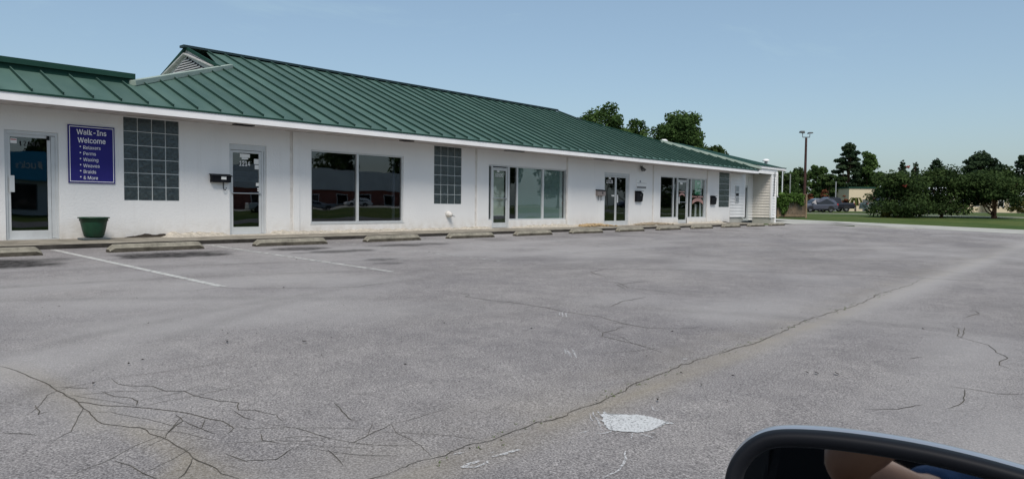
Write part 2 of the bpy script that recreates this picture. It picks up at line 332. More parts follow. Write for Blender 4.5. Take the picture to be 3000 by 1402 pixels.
M['leaf_rust'] = leaf_mat('rusty_leaf', (.08, .03, .02), (.20, .08, .04))
M['leaf_blossom'] = leaf_mat('pink_red_blossom', (.22, .04, .03), (.36, .09, .07))
M['leaf_yellow'] = leaf_mat('olive_leaf', (.07, .08, .02), (.16, .15, .04))
M['bark'] = mat('bark', (.11, .075, .05), .95, var=.5, vscale=6, bump=.6, bscale=20)
M['bark_red'] = mat('reddish_bark', (.16, .09, .06), .95, var=.5, vscale=6, bump=.6, bscale=20)
M['fence'] = mat('weathered_wood', (.17, .13, .095), .95, var=.45, vscale=5, bump=.4, bscale=30)
M['fence_frame'] = mat('weathered_timber_frame', (.24, .18, .12), .95, var=.35, vscale=4)
M['rust'] = mat('rusty_steel', (.055, .022, .018), .8, var=.5, vscale=2)
M['grey_metal'] = mat('grey_metal', (.32, .33, .34), .5, metal=.4)
M['blue'] = mat('blue_sign_panel', (.030, .028, .175), .8, spec=.1, var=.08, vscale=2)
M['green_pot'] = mat('dark_green_plastic', (.006, .045, .022), .45, var=.3, vscale=4)
M['cream'] = mat('cream_stucco', (.58, .50, .36), .9, var=.1, vscale=.3)
M['brick'] = mat('red_brick_wall', (.36, .15, .12), .9, var=.3, vscale=1.2)
M['whitemetal'] = mat('white_metal_band', (.62, .66, .68), .6, var=.12, vscale=.4)
M['bluefascia'] = mat('blue_fascia', (.05, .34, .58), .6)
M['tyre'] = mat('tyre_rubber', (.015, .015, .015), .9)
M['rim'] = mat('alloy_rim', (.45, .46, .47), .35, metal=.8)
M['carglass'] = mat('car_glass', (.012, .014, .016), .06, spec=.6)
M['redlight'] = mat('red_tail_light', (.35, .02, .02), .25)
M['headlamp'] = mat('clear_head_lamp', (.6, .6, .6), .15)
def paint(name, c): return mat(name, c, .32, spec=.5, coat=.6)
M['p_grey'] = paint('grey_car_paint', (.055, .06, .08)); M['p_black'] = paint('black_car_paint', (.012, .012, .018)); M['p_green'] = paint('grey_green_car_paint', (.12, .15, .135))
M['p_white'] = paint('white_car_paint', (.62, .63, .65)); M['p_silver'] = paint('silver_car_paint', (.22, .24, .28))
M['skin'] = mat('brown_skin', (.21, .105, .06), .6, var=.2, vscale=9)
M['denim'] = mat('blue_denim', (.04, .075, .15), .95, var=.3, vscale=40)
M['carcloth'] = mat('dark_car_fabric', (.012, .012, .013), .95)
def mirror_mat():
    mt = mat('mirror_glass', (.55, .56, .58), .02, metal=1.0); return mt
M['mirror'] = mirror_mat()

# ------------------------------------------------------------------ ground
def sm(t): t = max(0, min(1, t)); return t * t * (3 - 2 * t)
def ground_z(X, Y):
    z = lot_z(max(-40, min(0.5, Y))) - .06
    if Y > .5: z += .012 * min(Y - .5, 25)
    if Y < -26: z += sm((-26 - Y) / 45) * 1.2
    if X > 54.5: z = z + (max(.40, z) - z) * sm((X - 54.5) / 52) ; 
    return z
def build_ground():
    xs = sorted(set([-900, -500, -250, -120, -60, -30, -15, -8] + list(range(-4, 140, 4)) + [53, 54, 54.6, 56] + [150, 165, 180, 200, 240, 300, 400, 600, 1000, 1600]))
    ys = sorted(set([-1200, -700, -400, -250, -180, -130, -100, -85, -70, -60, -50, -42, -36, -30, -26, -22, -18, -14, -10, -7, -4, -2, -1.2, 0, .5, 2, 4, 7, 10, 14, 18, 25, 35, 50, 70, 100, 150, 250, 450, 800, 1400]))
    mb = MB(); nx = len(xs)
    mb.v = [(x, y, ground_z(x, y)) for y in ys for x in xs]
    mb.f = [(j * nx + i, j * nx + i + 1, (j + 1) * nx + i + 1, (j + 1) * nx + i) for j in range(len(ys) - 1) for i in range(nx - 1)]; mb.mi = [0] * len(mb.f)
    o = mb.build('ground', M['grass'], smooth=True, recalc=False); tag(o, kind='structure')
build_ground()

def vnoise(x, y, sc, seed):
    r = np.random.default_rng(seed); g = r.random((256, 256)); u = x * sc; v = y * sc
    i = np.floor(u).astype(int); j = np.floor(v).astype(int); a = u - i; b = v - j; a = a * a * (3 - 2 * a); b = b * b * (3 - 2 * b)
    G = lambda p, q: g[p % 256, q % 256]
    return (G(i, j) * (1 - a) + G(i + 1, j) * a) * (1 - b) + (G(i, j + 1) * (1 - a) + G(i + 1, j + 1) * a) * b
def zoomed(pts, ox, oy, s): return [(ox + x * s, oy + y * s) for x, y in pts]
CR1 = [[(0,155),(130,195),(250,245),(330,290),(420,345),(490,380),(600,395),(700,405),(850,412),(1030,430),(1190,452),(1290,480),(1400,500),(1470,545),(1430,580)],
 [(700,230),(740,265),(830,280),(960,280),(1040,310),(1160,312),(1220,340),(1370,372),(1500,385),(1500,430),(1600,430),(1740,460),(1780,500)],
 [(330,290),(480,292),(600,290)], [(640,315),(720,345),(830,355),(865,375),(855,405)], [(490,385),(560,440),(640,515),(760,530),(880,540),(940,580),(1010,600),(1080,635),(1210,730),(1300,770),(1390,830),(1500,863)],
 [(1210,735),(1180,800),(1120,863)], [(1100,460),(1150,500),(1050,580)], [(1160,500),(1270,550),(1350,580)], [(1290,490),(1265,550)], [(720,750),(820,780),(900,830),(980,863)],
 [(1415,705),(1540,750),(1740,740),(1850,665)], [(1640,575),(1650,620),(1770,640)], [(1850,540),(2090,610)], [(2210,640),(2360,565),(2460,520)], [(20,575),(120,578),(230,590)], [(220,400),(240,460),(300,440)],
 [(1470,435),(1540,480),(1600,490)], [(2100,385),(2190,480),(2250,500)], [(2200,330),(2370,328)], [(2060,680),(2160,780)]]
CR2 = [[(175,325),(345,345),(375,352),(350,362),(470,380),(620,395),(860,430),(1000,460),(1200,487),(1290,515),(1390,540),(1510,560),(1650,563),(1780,560),(1900,540)], [(1255,523),(1390,540)],
 [(1350,548),(1215,590),(1210,610),(1400,655),(1530,690)], [(1220,188),(1140,207),(1200,228),(1275,243)], [(1140,257),(1310,275),(1370,305),(1500,320),(1700,345),(1900,355)], [(1500,262),(1305,288),(1360,315)],
 [(1500,362),(1340,390),(1255,427)], [(1780,170),(2000,178)], [(700,165),(800,155)], [(330,195),(420,190)]]
CR3 = [[(1215,570),(1240,590),(1165,610)], [(1090,655),(1130,670),(1120,710),(1150,720),(1090,720)], [(1150,720),(1290,760),(1330,800),(1395,830),(1350,870),(1420,893)], [(1160,665),(1140,715)],
 [(1080,985),(1160,995),(1340,1025),(1482,1025)], [(1160,1000),(1150,1070),(1070,1105)], [(640,1110),(800,1108),(930,1085)], [(530,325),(620,342)], [(850,835),(940,825)]]
LOT_X1 = 49.0
def build_lot():
    xs = np.concatenate([np.arange(-14, -2, .6), np.arange(-2, 24, .13), np.arange(24, LOT_X1 + .01, .25)]); ys = np.concatenate([np.arange(-34, -17, .6), np.arange(-17, -1.24, .13), [-1.22]])
    X, Y = np.meshgrid(xs, ys); nx, ny = len(xs), len(ys)
    Z = lot_z(Y)
    red = np.zeros_like(X); gr = np.zeros_like(X); bl = np.zeros_like(X)
    nz = vnoise(X, Y, 2.2, 5) * .6 + vnoise(X, Y, 5.1, 6) * .4
    def stain(px, py, rx, ry, k):
        c = on_lot(px, py); d = np.sqrt(((X - c.x) / rx) ** 2 + ((Y - c.y) / ry) ** 2) + (nz - .5) * .9
        np.maximum(red, k * np.clip((1.3 - d) * 2.2, 0, 1), out=red)
    stain(512, 746, .85, .50, 1.0); stain(540, 742, 1.2, .34, .6); stain(15, 772, .6, .7, 1.0); stain(75, 764, .6, .4, .65)
    stain(870, 729, .75, .34, .85); stain(985, 736, .8, .30, .75); stain(1170, 718, .7, .3, .75); stain(1235, 715, .9, .28, .6); stain(1110, 760, .35, .2, .6); stain(1140, 771, .3, .15, .5)
    for k in range(4, 12): 
        cx = 3.3 + 3.0 * k; d = np.sqrt(((X - cx) / .7) ** 2 + ((Y + 3.2) / .7) ** 2) + (nz - .5) * 1.2; np.maximum(red, .4 * np.clip(1.1 - d, 0, 1), out=red)
    # tyre sweeps
    for cx, cy, r_, wd, k in ((2, -22, 15.6, .16, .16), (2, -22, 17.2, .16, .14), (9, -24, 15.4, .15, .12), (14, -26, 19, .2, .10), (30, -12, 6, .12, .14), (30, -12, 7.5, .12, .12), (-4, -20, 14, .25, .12), (34, -20, 12.5, .18, .10)):
        d = np.abs(np.sqrt((X - cx) ** 2 + (Y - cy) ** 2) - r_); np.maximum(red, 1.7 * k * np.clip(1 - d / wd, 0, 1) * (.4 + nz), out=red)
    # darker band beside the kerb, sediment along the paving joint
    sy = -14.45 + .045 * np.clip(X, 0, 60) ** .9
    d = Y - sy; gr = np.maximum(gr, .55 * np.exp(-((d + .10) / .13) ** 2) * (.25 + 1.0 * nz)); gr = np.maximum(gr, .20 * np.exp(-((d - .2) / .3) ** 2) * nz)
    gr *= np.clip((42 - X) / 20, 0, 1)
    for ln in (CR1[0][:6], CR1[4], CR1[5]):
        P_ = [on_lot(*q) for q in zoomed(ln, 0, 1000, .4658)]
        for a_, b_ in zip(P_, P_[1:]):
            ax, ay_, bx, by_ = a_.x, a_.y, b_.x, b_.y; L2 = (bx - ax) ** 2 + (by_ - ay_) ** 2 + 1e-9; t_ = np.clip(((X - ax) * (bx - ax) + (Y - ay_) * (by_ - ay_)) / L2, 0, 1)
            dd_ = np.hypot(X - ax - t_ * (bx - ax), Y - ay_ - t_ * (by_ - ay_)); gr = np.maximum(gr, .5 * np.exp(-(dd_ / .09) ** 2) * (.3 + nz))
    bl = np.maximum(bl, 1.0 * np.exp(-((d + .2) / (.22 + .006 * np.clip(X, 0, 50))) ** 2) * np.clip((X - 4) / 8, 0, 1))
    bl = np.maximum(bl, .75 * np.clip((vnoise(X, Y, .22, 11) * .6 + vnoise(X, Y * 2, .6, 12) * .4 - .5) * 4, 0, 1))
    bl = np.maximum(bl, .8 * np.clip(1 - np.abs(Y + 4.1 + nz) / 1.0, 0, 1) * nz)
    bl = np.maximum(bl, .9 * np.clip((X - 41) / 6, 0, 1))
    np.maximum(red, .14 * np.clip((vnoise(X, Y * 1.5, .3, 21) * .6 + vnoise(X, Y * 3, 1.0, 22) * .4 - .55) * 5, 0, 1), out=red)
    V = np.stack([X, Y, Z], -1).reshape(-1, 3)
    i = np.arange(nx - 1)[None, :] + nx * np.arange(ny - 1)[:, None]; Fq = np.stack([i, i + 1, i + nx + 1, i + nx], -1).reshape(-1, 4)
    me = bpy.data.meshes.new('parking_lot'); me.vertices.add(len(V)); me.vertices.foreach_set('co', V.ravel().astype('f'))
    me.loops.add(Fq.size); me.loops.foreach_set('vertex_index', Fq.ravel()); me.polygons.add(len(Fq)); me.polygons.foreach_set('loop_start', np.arange(0, Fq.size, 4))
    me.polygons.foreach_set('loop_total', np.full(len(Fq), 4)); me.update(); me.validate()
    ca = me.color_attributes.new('wear', 'FLOAT_COLOR', 'POINT'); ca.data.foreach_set('color', np.stack([red, gr, bl, np.ones_like(red)], -1).ravel().astype('f'))
    me.polygons.foreach_set('use_smooth', [True] * len(me.polygons)); me.materials.append(M['asphalt'])
    o = link('parking_lot', me); tag(o, kind='structure'); return o
LOT = build_lot()
def lp(X, Y, dz=.004): return (X, Y, lot_z(Y) + dz)

# concrete walk beyond the asphalt, second walk across the lawn, road
def sheet(name, pts, mt, dz, sub=0):
    mb = MB(); mb.poly([(x, y, ground_z(x, y) + dz) for x, y in pts]); o = mb.build(name, mt); tag(o, kind='structure'); return o
def strip(name, left, right, mt, dz, n=24, zf=None):
    zf = zf or ground_z; mb = MB(); A = []; B = []
    for k in range(n + 1):
        t = k / n * (len(left) - 1); i = min(int(t), len(left) - 2); f = t - i
        a = [left[i][j] * (1 - f) + left[i + 1][j] * f for j in (0, 1)]; b = [right[i][j] * (1 - f) + right[i + 1][j] * f for j in (0, 1)]
        A.append((*a, zf(*a) + dz)); B.append((*b, zf(*b) + dz))
    for k in range(n): mb.quad(A[k], B[k], B[k + 1], A[k + 1])
    o = mb.build(name, mt); tag(o, kind='structure'); return o
zl = lambda X, Y: lot_z(min(Y, 6))
strip('concrete_walk', [(49.6, 8.5), (49.6, 1.5), (50.3, -1.2), (48.2, -4.5), (46.6, -7), (46.0, -12), (46.0, -34)], [(53.6, 8.5), (54.0, 1.0), (54.6, -1.3), (54.9, -4), (55.0, -8), (55.3, -12), (55.6, -34)], M['conc_light'], .012, 40, zl)
strip('concrete_walk', [(43.4, -1.25), (43.6, .9), (49.7, 1.4)], [(44.3, -1.25), (50.4, -1.6), (50.8, -1.2)], M['conc_light'], .006, 10, zl)
strip('footpath', [(84, 60), (84, -40)], [(85.6, 60), (85.6, -40)], M['conc_light'], .012, 30)
strip('road', [(89.5, 90), (89.5, -90)], [(131, 90), (131, -90)], M['road'], .015, 40)
# grass wedge left between the walk and the asphalt
gw = MB(); gw.poly([lp(45.2, -2.2, .02), lp(46.4, -4.6, .02), lp(45.6, -6.2, .02), lp(44.9, -4.2, .02)]); o = gw.build('grass_wedge', M['grass']); tag(o, kind='structure')
o = MB().bar(lp(44.6, -4.3, .03), lp(45.4, -7.2, .03), .14, .1).build('kerb_edging', M['conc_light']); tag(o, kind='structure')

# painted bay lines, cracks, spilled paint: parts of the lot
for k in range(12):
    X = 4.76 + 2.98 * k; mb = MB(); w_ = .055
    y1 = -7.72 if k else -7.85; n = 8
    for q in range(n):
        ya = -1.32 + (y1 + 1.32) * q / n; yb = -1.32 + (y1 + 1.32) * (q + 1) / n
        mb.quad(lp(X - w_, ya), lp(X + w_, ya), lp(X + w_, yb), lp(X - w_, yb))
    mb.build('bay_line', M['line'] if k < 1 else (M['line_worn'] if k < 2 else M['line_faded']), LOT)
def ribbon(pts, w0, w1, dz, jit, seed, step=.12):
    """thin flat strip along a wandering line: the line is displaced sideways at two scales"""
    r = random.Random(seed); P = [Vector(pts[0])]
    for a, b in zip(pts, pts[1:]):
        a = Vector(a); b = Vector(b); L_ = (b - a).length; n = max(2, int(L_ / (step * .5))); nr = Vector((-(b - a).y, (b - a).x)) / max(L_, 1e-6); o1 = 0.0; o2 = 0.0
        for k in range(1, n + 1):
            if k % 4 == 1: tgt = r.uniform(-1, 1) * jit * 1.6
            o1 += (tgt - o1) * .4; o2 = r.uniform(-1, 1) * jit * .45; fade = math.sin(math.pi * k / n) ** .5 if k < n else 0
            P.append(a + (b - a) * (k / n) + nr * (o1 + o2) * fade)
    mb = MB(); V = []; wv = r.uniform(w0, w1)
    for i, p in enumerate(P):
        a = P[max(0, i - 1)]; b = P[min(len(P) - 1, i + 1)]; d = b - a; d = d.normalized() if d.length > 1e-6 else Vector((1, 0)); nrm = Vector((-d.y, d.x))
        taper = min(1, .35 + 4 * min(i, len(P) - 1 - i) / max(6, len(P))); wv += (r.uniform(w0, w1) - wv) * .5; ww = wv * taper / 2
        V += [lp(p.x + nrm.x * ww, p.y + nrm.y * ww, dz), lp(p.x - nrm.x * ww, p.y - nrm.y * ww, dz)]
    mb._add(V, [(2 * i, 2 * i + 1, 2 * i + 3, 2 * i + 2) for i in range(len(P) - 1)]); return mb
CRK = [zoomed(p, 0, 1000, .4658) for p in CR1] + [zoomed(p, 1200, 700, .4658) for p in CR2] + [zoomed(p, 2200, 600, .5398) for p in CR3]
CRK.append([(520, 855), (640, 842), (760, 845), (900, 843), (1050, 840), (1130, 828)])
for i, p in enumerate(CRK):
    W = [on_lot(*q) for q in p]; dist = (W[0] - CAM).length
    main = i in (0, 4, 20) 
    ribbon([(q.x, q.y) for q in W], .002 + .0006 * dist, (.0045 if main else .0025) + .0008 * dist, .0025 + (.0001 * i) % .001, .007 + .0010 * dist, i, .06 + .012 * dist).build('crack', M['crack'], LOT)
for i in range(28):      # hairline branches of the crazed patch at lower left and of the far cracks
    rr = random.Random(900 + i); src = CRK[rr.choice([0, 1, 4, 5, 6, 7, 9, 10, 11, 12, 13, 3, 20, 22])]; q = on_lot(*rr.choice(src)); k_ = .05 * (q - CAM).length; p = [(q.x, q.y)]; a = rr.uniform(0, 6.28)
    for _ in range(rr.randint(2, 4)): a += rr.uniform(-.45, .45); p.append((p[-1][0] + math.cos(a) * k_ * rr.uniform(.5, 1.2), p[-1][1] + math.sin(a) * k_ * rr.uniform(.5, 1.2)))
    ds_ = (q - CAM).length; ribbon(p, .001 + .0003 * ds_, .0015 + .0006 * ds_, .0022, .005 + .0008 * ds_, 950 + i, .05 + .012 * ds_).build('crack', M['crack'], LOT)
seam = [(1.2 + .9 * k, -14.45 + .045 * max(0, (1.2 + .9 * k)) ** .9 + .05 * math.sin(k * 1.7)) for k in range(17)]
ribbon(seam, .001, .014, .0035, .016, 77, .06).build('paving_joint', M['crack'], LOT)
wd = MB(); r_ = random.Random(3)
for k in range(150):
    X = r_.uniform(2, 13); Y = -14.45 + .045 * X ** .9 + r_.gauss(0, .04)
    if (int(X * 1.7) % 3) == 0: continue
    for q in range(3):
        a = r_.uniform(0, 6.3); h_ = r_.uniform(.004, .014); b = Vector(lp(X, Y, .0)); wd._add([b, b + Vector((.008 * math.cos(a), .008 * math.sin(a), 0)), b + Vector((.012 * math.cos(a + 1), .012 * math.sin(a + 1), h_))], [(0, 1, 2)])
tag(wd.build('weeds', M['weed'], recalc=False), 'tiny green weeds along the paving joint in the asphalt', 'weeds', kind='stuff')
db = MB(); r_ = random.Random(19)
for px_, py_ in [(665, 1003), (892, 1004), (1755, 726), (2392, 1096), (2452, 1098), (2365, 1095), (2055, 1132), (850, 1040)] + [(r_.uniform(100, 2900), r_.uniform(720, 1200)) for _ in range(70)]:
    c = on_lot(px_, py_); k_ = .035 if py_ in (1003, 1004, 726, 1096, 1098) else r_.uniform(.008, .02); a = r_.uniform(0, 3.1)
    if not (-10 < c.x < 44 and c.y < -2.6): continue
    u_ = Vector((math.cos(a), math.sin(a), 0)) * k_; v_ = Vector((-math.sin(a), math.cos(a), .3)) * k_ * .45; b_ = Vector(lp(c.x, c.y, .014)); db._add([b_ - u_, b_ - v_ * .8 + Vector((0, 0, .006)), b_ + u_, b_ + v_ + Vector((0, 0, .008))], [(0, 1, 2, 3)])
tag(db.build('leaf_litter', M['soil'], recalc=False), 'scattered dead leaves and dark crumbs on the asphalt', 'litter', kind='stuff')
# spilled white paint
s_ = .2093; Z1 = lambda pts: [on_lot(1660 + x * s_, 1150 + y * s_) for x, y in pts]
out = Z1([(480,320),(505,300),(530,275),(555,295),(590,310),(700,308),(830,308),(960,312),(1100,325),(1200,348),(1290,375),(1400,410),(1440,424),(1500,435),(1400,440),(1370,455),(1330,475),(1270,505),(1200,530),(1120,548),(1050,555),(950,556),(850,550),(740,545),(640,535),(590,520),(550,500),(530,440),(505,380)])
out2 = []; rj = random.Random(5)
for a_, b_ in zip(out, out[1:] + out[:1]):
    for k_ in range(5): q_ = a_.lerp(b_, k_ / 5); j_ = .010 if k_ else .004; out2.append(Vector((q_.x + rj.uniform(-j_, j_), q_.y + rj.uniform(-j_, j_), 0)))
out = out2
mb = MB(); mb.poly([lp(q.x, q.y, .005) for q in out]); mb.build('paint_spill', M['splash'], LOT)
for i, (pts, wv) in enumerate([([(330,310),(370,400)],.012),([(370,270),(410,350),(470,480)],.014),([(430,265),(480,330)],.014),([(170,575),(310,535)],.008),([(460,530),(530,510)],.012),([(410,570),(520,580),(640,540)],.012),
        ([(830,820),(825,900),(800,990),(720,1100),(620,1145),(500,1204)],.015),([(915,560),(918,610),(915,660)],.010),([(1050,590),(1140,610),(1215,640)],.014),([(950,610),(1100,590)],.008),([(1185,190),(1225,260),(1320,230)],.009),([(330,400),(430,380)],.006),([(340,430),(520,470)],.006),([(1150,560),(1260,565)],.008),([(420,350),(520,420)],.008),([(350,330),(450,300)],.005),([(400,420),(540,470)],.007),([(380,500),(560,520)],.006),([(520,240),(545,290)],.007),([(1000,560),(1120,600)],.006),([(760,545),(740,580)],.006)]):
    ribbon([(q.x, q.y) for q in Z1(pts)], wv * .5, wv * 1.2, .0055, .006, 200 + i, .05).build('paint_smear', M['splash2'], LOT)
Z2 = lambda pts: [on_lot(1200 + x * .388, 1050 + y * .388) for x, y in pts]
for i, (pts, wv) in enumerate([([(620,745),(720,722),(830,690)],.03),([(390,825),(450,800),(530,775)],.03),([(400,828),(500,822),(580,790),(590,775)],.02),([(330,725),(420,710)],.012),([(590,715),(640,708)],.01),([(2050,3),(2095,6)],.035)]):
    ribbon([(q.x, q.y) for q in Z2(pts)], wv * .5, wv * 1.2, .0055, .006, 300 + i, .05).build('paint_smear', M['splash2'], LOT)
Z3 = lambda pts: [on_lot(1200 + x * .4658, 700 + y * .4658) for x, y in pts]
for i, pts in enumerate([[(975,695),(985,725)],[(990,700),(1020,745)],[(1020,692),(1050,748)],[(960,462),(962,490)],[(985,465),(988,492)],[(945,462),(945,480)],[(1705,752),(1748,756)]]):
    ribbon([(q.x, q.y) for q in Z3(pts)], .012, .022, .0055, .004, 400 + i, .05).build('paint_smear', M['splash2'], LOT)

# ------------------------------------------------------------------ walkway with kerb face along the shops
SW = MB(); n = 90
for k in range(n):
    xa = -14 + k * (38.6 + 14) / n; xb = -14 + (k + 1) * (38.6 + 14) / n; e = -1.2
    SW.quad((xa, 0.25, .0), (xb, .25, .0), (xb, e + .03, -.035), (xa, e + .03, -.035), 0)
    SW.quad((xa, e + .03, -.035), (xb, e + .03, -.035), (xb, e, -.055), (xa, e, -.055), 0)
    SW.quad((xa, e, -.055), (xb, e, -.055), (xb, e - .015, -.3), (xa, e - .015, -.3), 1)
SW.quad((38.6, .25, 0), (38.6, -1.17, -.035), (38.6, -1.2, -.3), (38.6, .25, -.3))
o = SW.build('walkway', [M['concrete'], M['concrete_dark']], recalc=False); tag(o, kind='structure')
# ragged sand and gravel washed against the wall
def mound(name, x0, x1, dep, h, mt, label, seed, doors=()):
    mb = MB(); nx = int((x1 - x0) / .07); prof = 6; V = []
    xs = np.linspace(x0, x1, nx)
    a = vnoise(xs, xs * 0 + seed, .9, seed); b = vnoise(xs, xs * 0 + seed, 5, seed + 1); c = vnoise(xs, xs * 0, 14, seed + 2)
    for i, x in enumerate(xs):
        k = .35 + .8 * a[i]
        for (d0, d1) in doors:
            if d0 - .12 < x < d1 + .12: k *= .06
        k *= min(1, (x - x0) / .3, (x1 - x) / .3) + .02; dd = dep * (.5 + .7 * a[i] + .25 * b[i]); hh = h * k * (.7 + .6 * b[i] + .4 * c[i])
        for j in range(prof):
            t = j / (prof - 1); y = .02 - dd * t; z = -.006 - .03 * (dd * t) / 1.2 + hh * (1 - t) ** 1.3 * (.8 + .4 * c[(i * 7 + j * 3) % nx]); V.append((x, y, z - (.012 if j == prof - 1 else 0)))
    mb._add(V, [(i * prof + j, (i + 1) * prof + j, (i + 1) * prof + j + 1, i * prof + j + 1) for i in range(nx - 1) for j in range(prof - 1)])
    return tag(mb.build(name, mt, smooth=True, recalc=False), label, 'gravel', kind='stuff')
DOORS = [(4.35, 5.28), (9.02, 10.02), (18.5, 19.42), (25.37, 27.3), (31.7, 32.64)]
mound('sand', 7.3, 36.6, .42, .085, M['sand'], 'pale sand and gravel washed up along the foot of the shop wall', 31, DOORS)
tag(mound('soil_gap', 6.55, 7.75, .16, .075, M['soil'], 'dark washed out hollow at the wall foot under the first glass blocks', 57), cat='soil')
tag(mound('soil_gap', 36.3, 37.25, .30, .06, M['soil'], 'dark soil patch at the wall foot under the farthest glass blocks', 58), cat='soil')
def rocks(x0, x1, n, mt, label, seed):
    r = random.Random(seed); mb = MB()
    for k in range(n):
        t = r.random(); x = x0 + (x1 - x0) * t; y = -.08 - abs(r.gauss(0, .22)); h = .10 * math.sin(math.pi * min(1, max(0, t))) ** .6 * max(0, 1 + y / .75)
        s = r.uniform(.025, .06); c = Vector((x, y, .0 + r.uniform(0, h))); a = r.uniform(0, 6)
        pts = [Vector((math.cos(a + q * 1.2566) * s * r.uniform(.7, 1.2), math.sin(a + q * 1.2566) * s * r.uniform(.7, 1.2), r.uniform(-.3, .3) * s)) for q in range(5)]
        mb._add([c + p for p in pts] + [c + Vector((0, 0, s * .7)), c - Vector((0, 0, s * .7))], [(q, (q + 1) % 5, 5) for q in range(5)] + [((q + 1) % 5, q, 6) for q in range(5)])
    return tag(mb.build('river_rocks', mt, recalc=False), label, 'rocks', kind='stuff')
rocks(23.3, 25.4, 500, M['rock'], 'heap of orange tan river rocks before the double glass doors', 5)
rocks(27.5, 30.2, 460, M['rock2'], 'low heap of grey tan rocks beside the black wall mailbox', 6)

# ------------------------------------------------------------------ the shop building
BLD = empty('shop_building', (0, 0, 0), 0, 'long white stucco shop row under a green standing seam metal roof', 'building')
X0, X1, ZT = -9.0, 37.40, 2.68
BLK = [(6.57, 7.79), (15.82, 17.04), (36.06, 37.30)]; ZB0, ZB1 = .81, 2.64
OPEN = [(4.35, 5.30, 0, 2.18), (9.02, 10.02, 0, 2.23), (11.33, 14.57, .25, 2.23), (25.37, 27.31, 0, 2.20)]
OPEN += [(a, b, ZB0, ZB1) for a, b in BLK]
OPEN += [(18.34, 22.85, .27, 2.18), (18.52, 19.44, 0, .2701), (30.0, 34.66, .27, 2.22), (31.70, 32.64, 0, .2701)]
def wall_with_openings():
    xs = sorted(set([X0, X1] + [v for o_ in OPEN for v in o_[:2]])); zs = sorted(set([0, ZT] + [round(v, 4) for o_ in OPEN for v in o_[2:]]))
    inside = lambda x, z: any(o_[0] < x < o_[1] and o_[2] < z < o_[3] for o_ in OPEN)
    mb = MB(); D = .16; nx, nz = len(xs) - 1, len(zs) - 1; solid = [[not inside((xs[i] + xs[i + 1]) / 2, (zs[j] + zs[j + 1]) / 2) for j in range(nz)] for i in range(nx)]
    S = lambda i, j: 0 <= i < nx and 0 <= j < nz and solid[i][j]
    for i in range(nx):
        for j in range(nz):
            a, b, c, d = xs[i], xs[i + 1], zs[j], zs[j + 1]
            if solid[i][j]: mb.quad((a, 0, c), (b, 0, c), (b, 0, d), (a, 0, d))
            else:
                if S(i - 1, j): mb.quad((a, 0, c), (a, 0, d), (a, D, d), (a, D, c))
                if S(i + 1, j): mb.quad((b, 0, c), (b, D, c), (b, D, d), (b, 0, d))
                if S(i, j - 1): mb.quad((a, 0, c), (a, D, c), (b, D, c), (b, 0, c))
                if S(i, j + 1): mb.quad((a, 0, d), (b, 0, d), (b, D, d), (a, D, d))
    mb.quad((X1, 0, -.2), (X1, 11, -.2), (X1, 11, ZT), (X1, 0, ZT)); mb.quad((X0, 11.0, -.2), (X1, 11.0, -.2), (X1, 11.0, ZT), (X0, 11.0, ZT)); mb.quad((X0, 0, -.2), (X0, 11, -.2), (X0, 11, ZT), (X0, 0, ZT))
    mb.quad((X0, 0, -.2), (X1, 0, -.2), (X1, 0, 0), (X0, 0, 0))
    return mb.build('wall', M['wall'], BLD, recalc=False)
WALL = wall_with_openings()
# dark rooms behind the glass
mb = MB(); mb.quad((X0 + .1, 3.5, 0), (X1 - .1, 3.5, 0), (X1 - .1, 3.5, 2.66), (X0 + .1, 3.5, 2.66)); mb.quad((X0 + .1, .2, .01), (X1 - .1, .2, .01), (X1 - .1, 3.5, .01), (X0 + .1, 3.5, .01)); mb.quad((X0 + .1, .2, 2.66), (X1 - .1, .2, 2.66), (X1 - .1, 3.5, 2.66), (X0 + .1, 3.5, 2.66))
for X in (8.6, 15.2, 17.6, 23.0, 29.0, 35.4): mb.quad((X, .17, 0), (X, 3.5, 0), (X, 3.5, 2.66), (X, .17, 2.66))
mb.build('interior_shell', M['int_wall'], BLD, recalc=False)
# pilasters (slightly proud strips)
for X, w_ in ((10.93, .16), (17.93, .18), (23.02, .2), (29.55, .22), (34.95, .24)):
    box('pilaster', X - w_, X + w_ * .2, -.035, .0, 0, 2.655, M['wall'], BLD, bevel=.006)
    box('joint_strip', X - w_ - .075, X - w_ - .002, -.006, .0, .02, 2.655, M['joint'], BLD)
# glass block windows: each block an own piece, recessed mortar bed behind
bs = .305
def block_mesh(gx, gz):
    bm_ = bmesh.new(); bmesh.ops.create_cube(bm_, size=1)
    for v in bm_.verts: v.co = (v.co.x * (bs - gx), v.co.y * .06, v.co.z * (bs - gz))
    bmesh.ops.bevel(bm_, geom=bm_.edges[:], offset=.006, segments=1, affect='EDGES')
    me = bpy.data.meshes.new('glass_block'); bm_.to_mesh(me); bm_.free(); me.materials.append(M['block']); return me
BLK_ME = [block_mesh(.020, .018), block_mesh(.020, .018), block_mesh(.005, .018)]
for gi, (a, b) in enumerate(BLK):
    gw_ = box('glass_block_window', a, b, .016, .12, ZB0, ZB1, M['mortar'], BLD)
    sx_ = (b - a) / 4
    for i in range(4):
        for j in range(6):
            q = link('glass_block', BLK_ME[gi], gw_); q.location = (a + sx_ * (i + .5), .035 + rng.uniform(-.003, .003), ZB0 + bs * (j + .5)); q.rotation_euler = (rng.uniform(-.012, .012), 0, rng.uniform(-.012, .012))

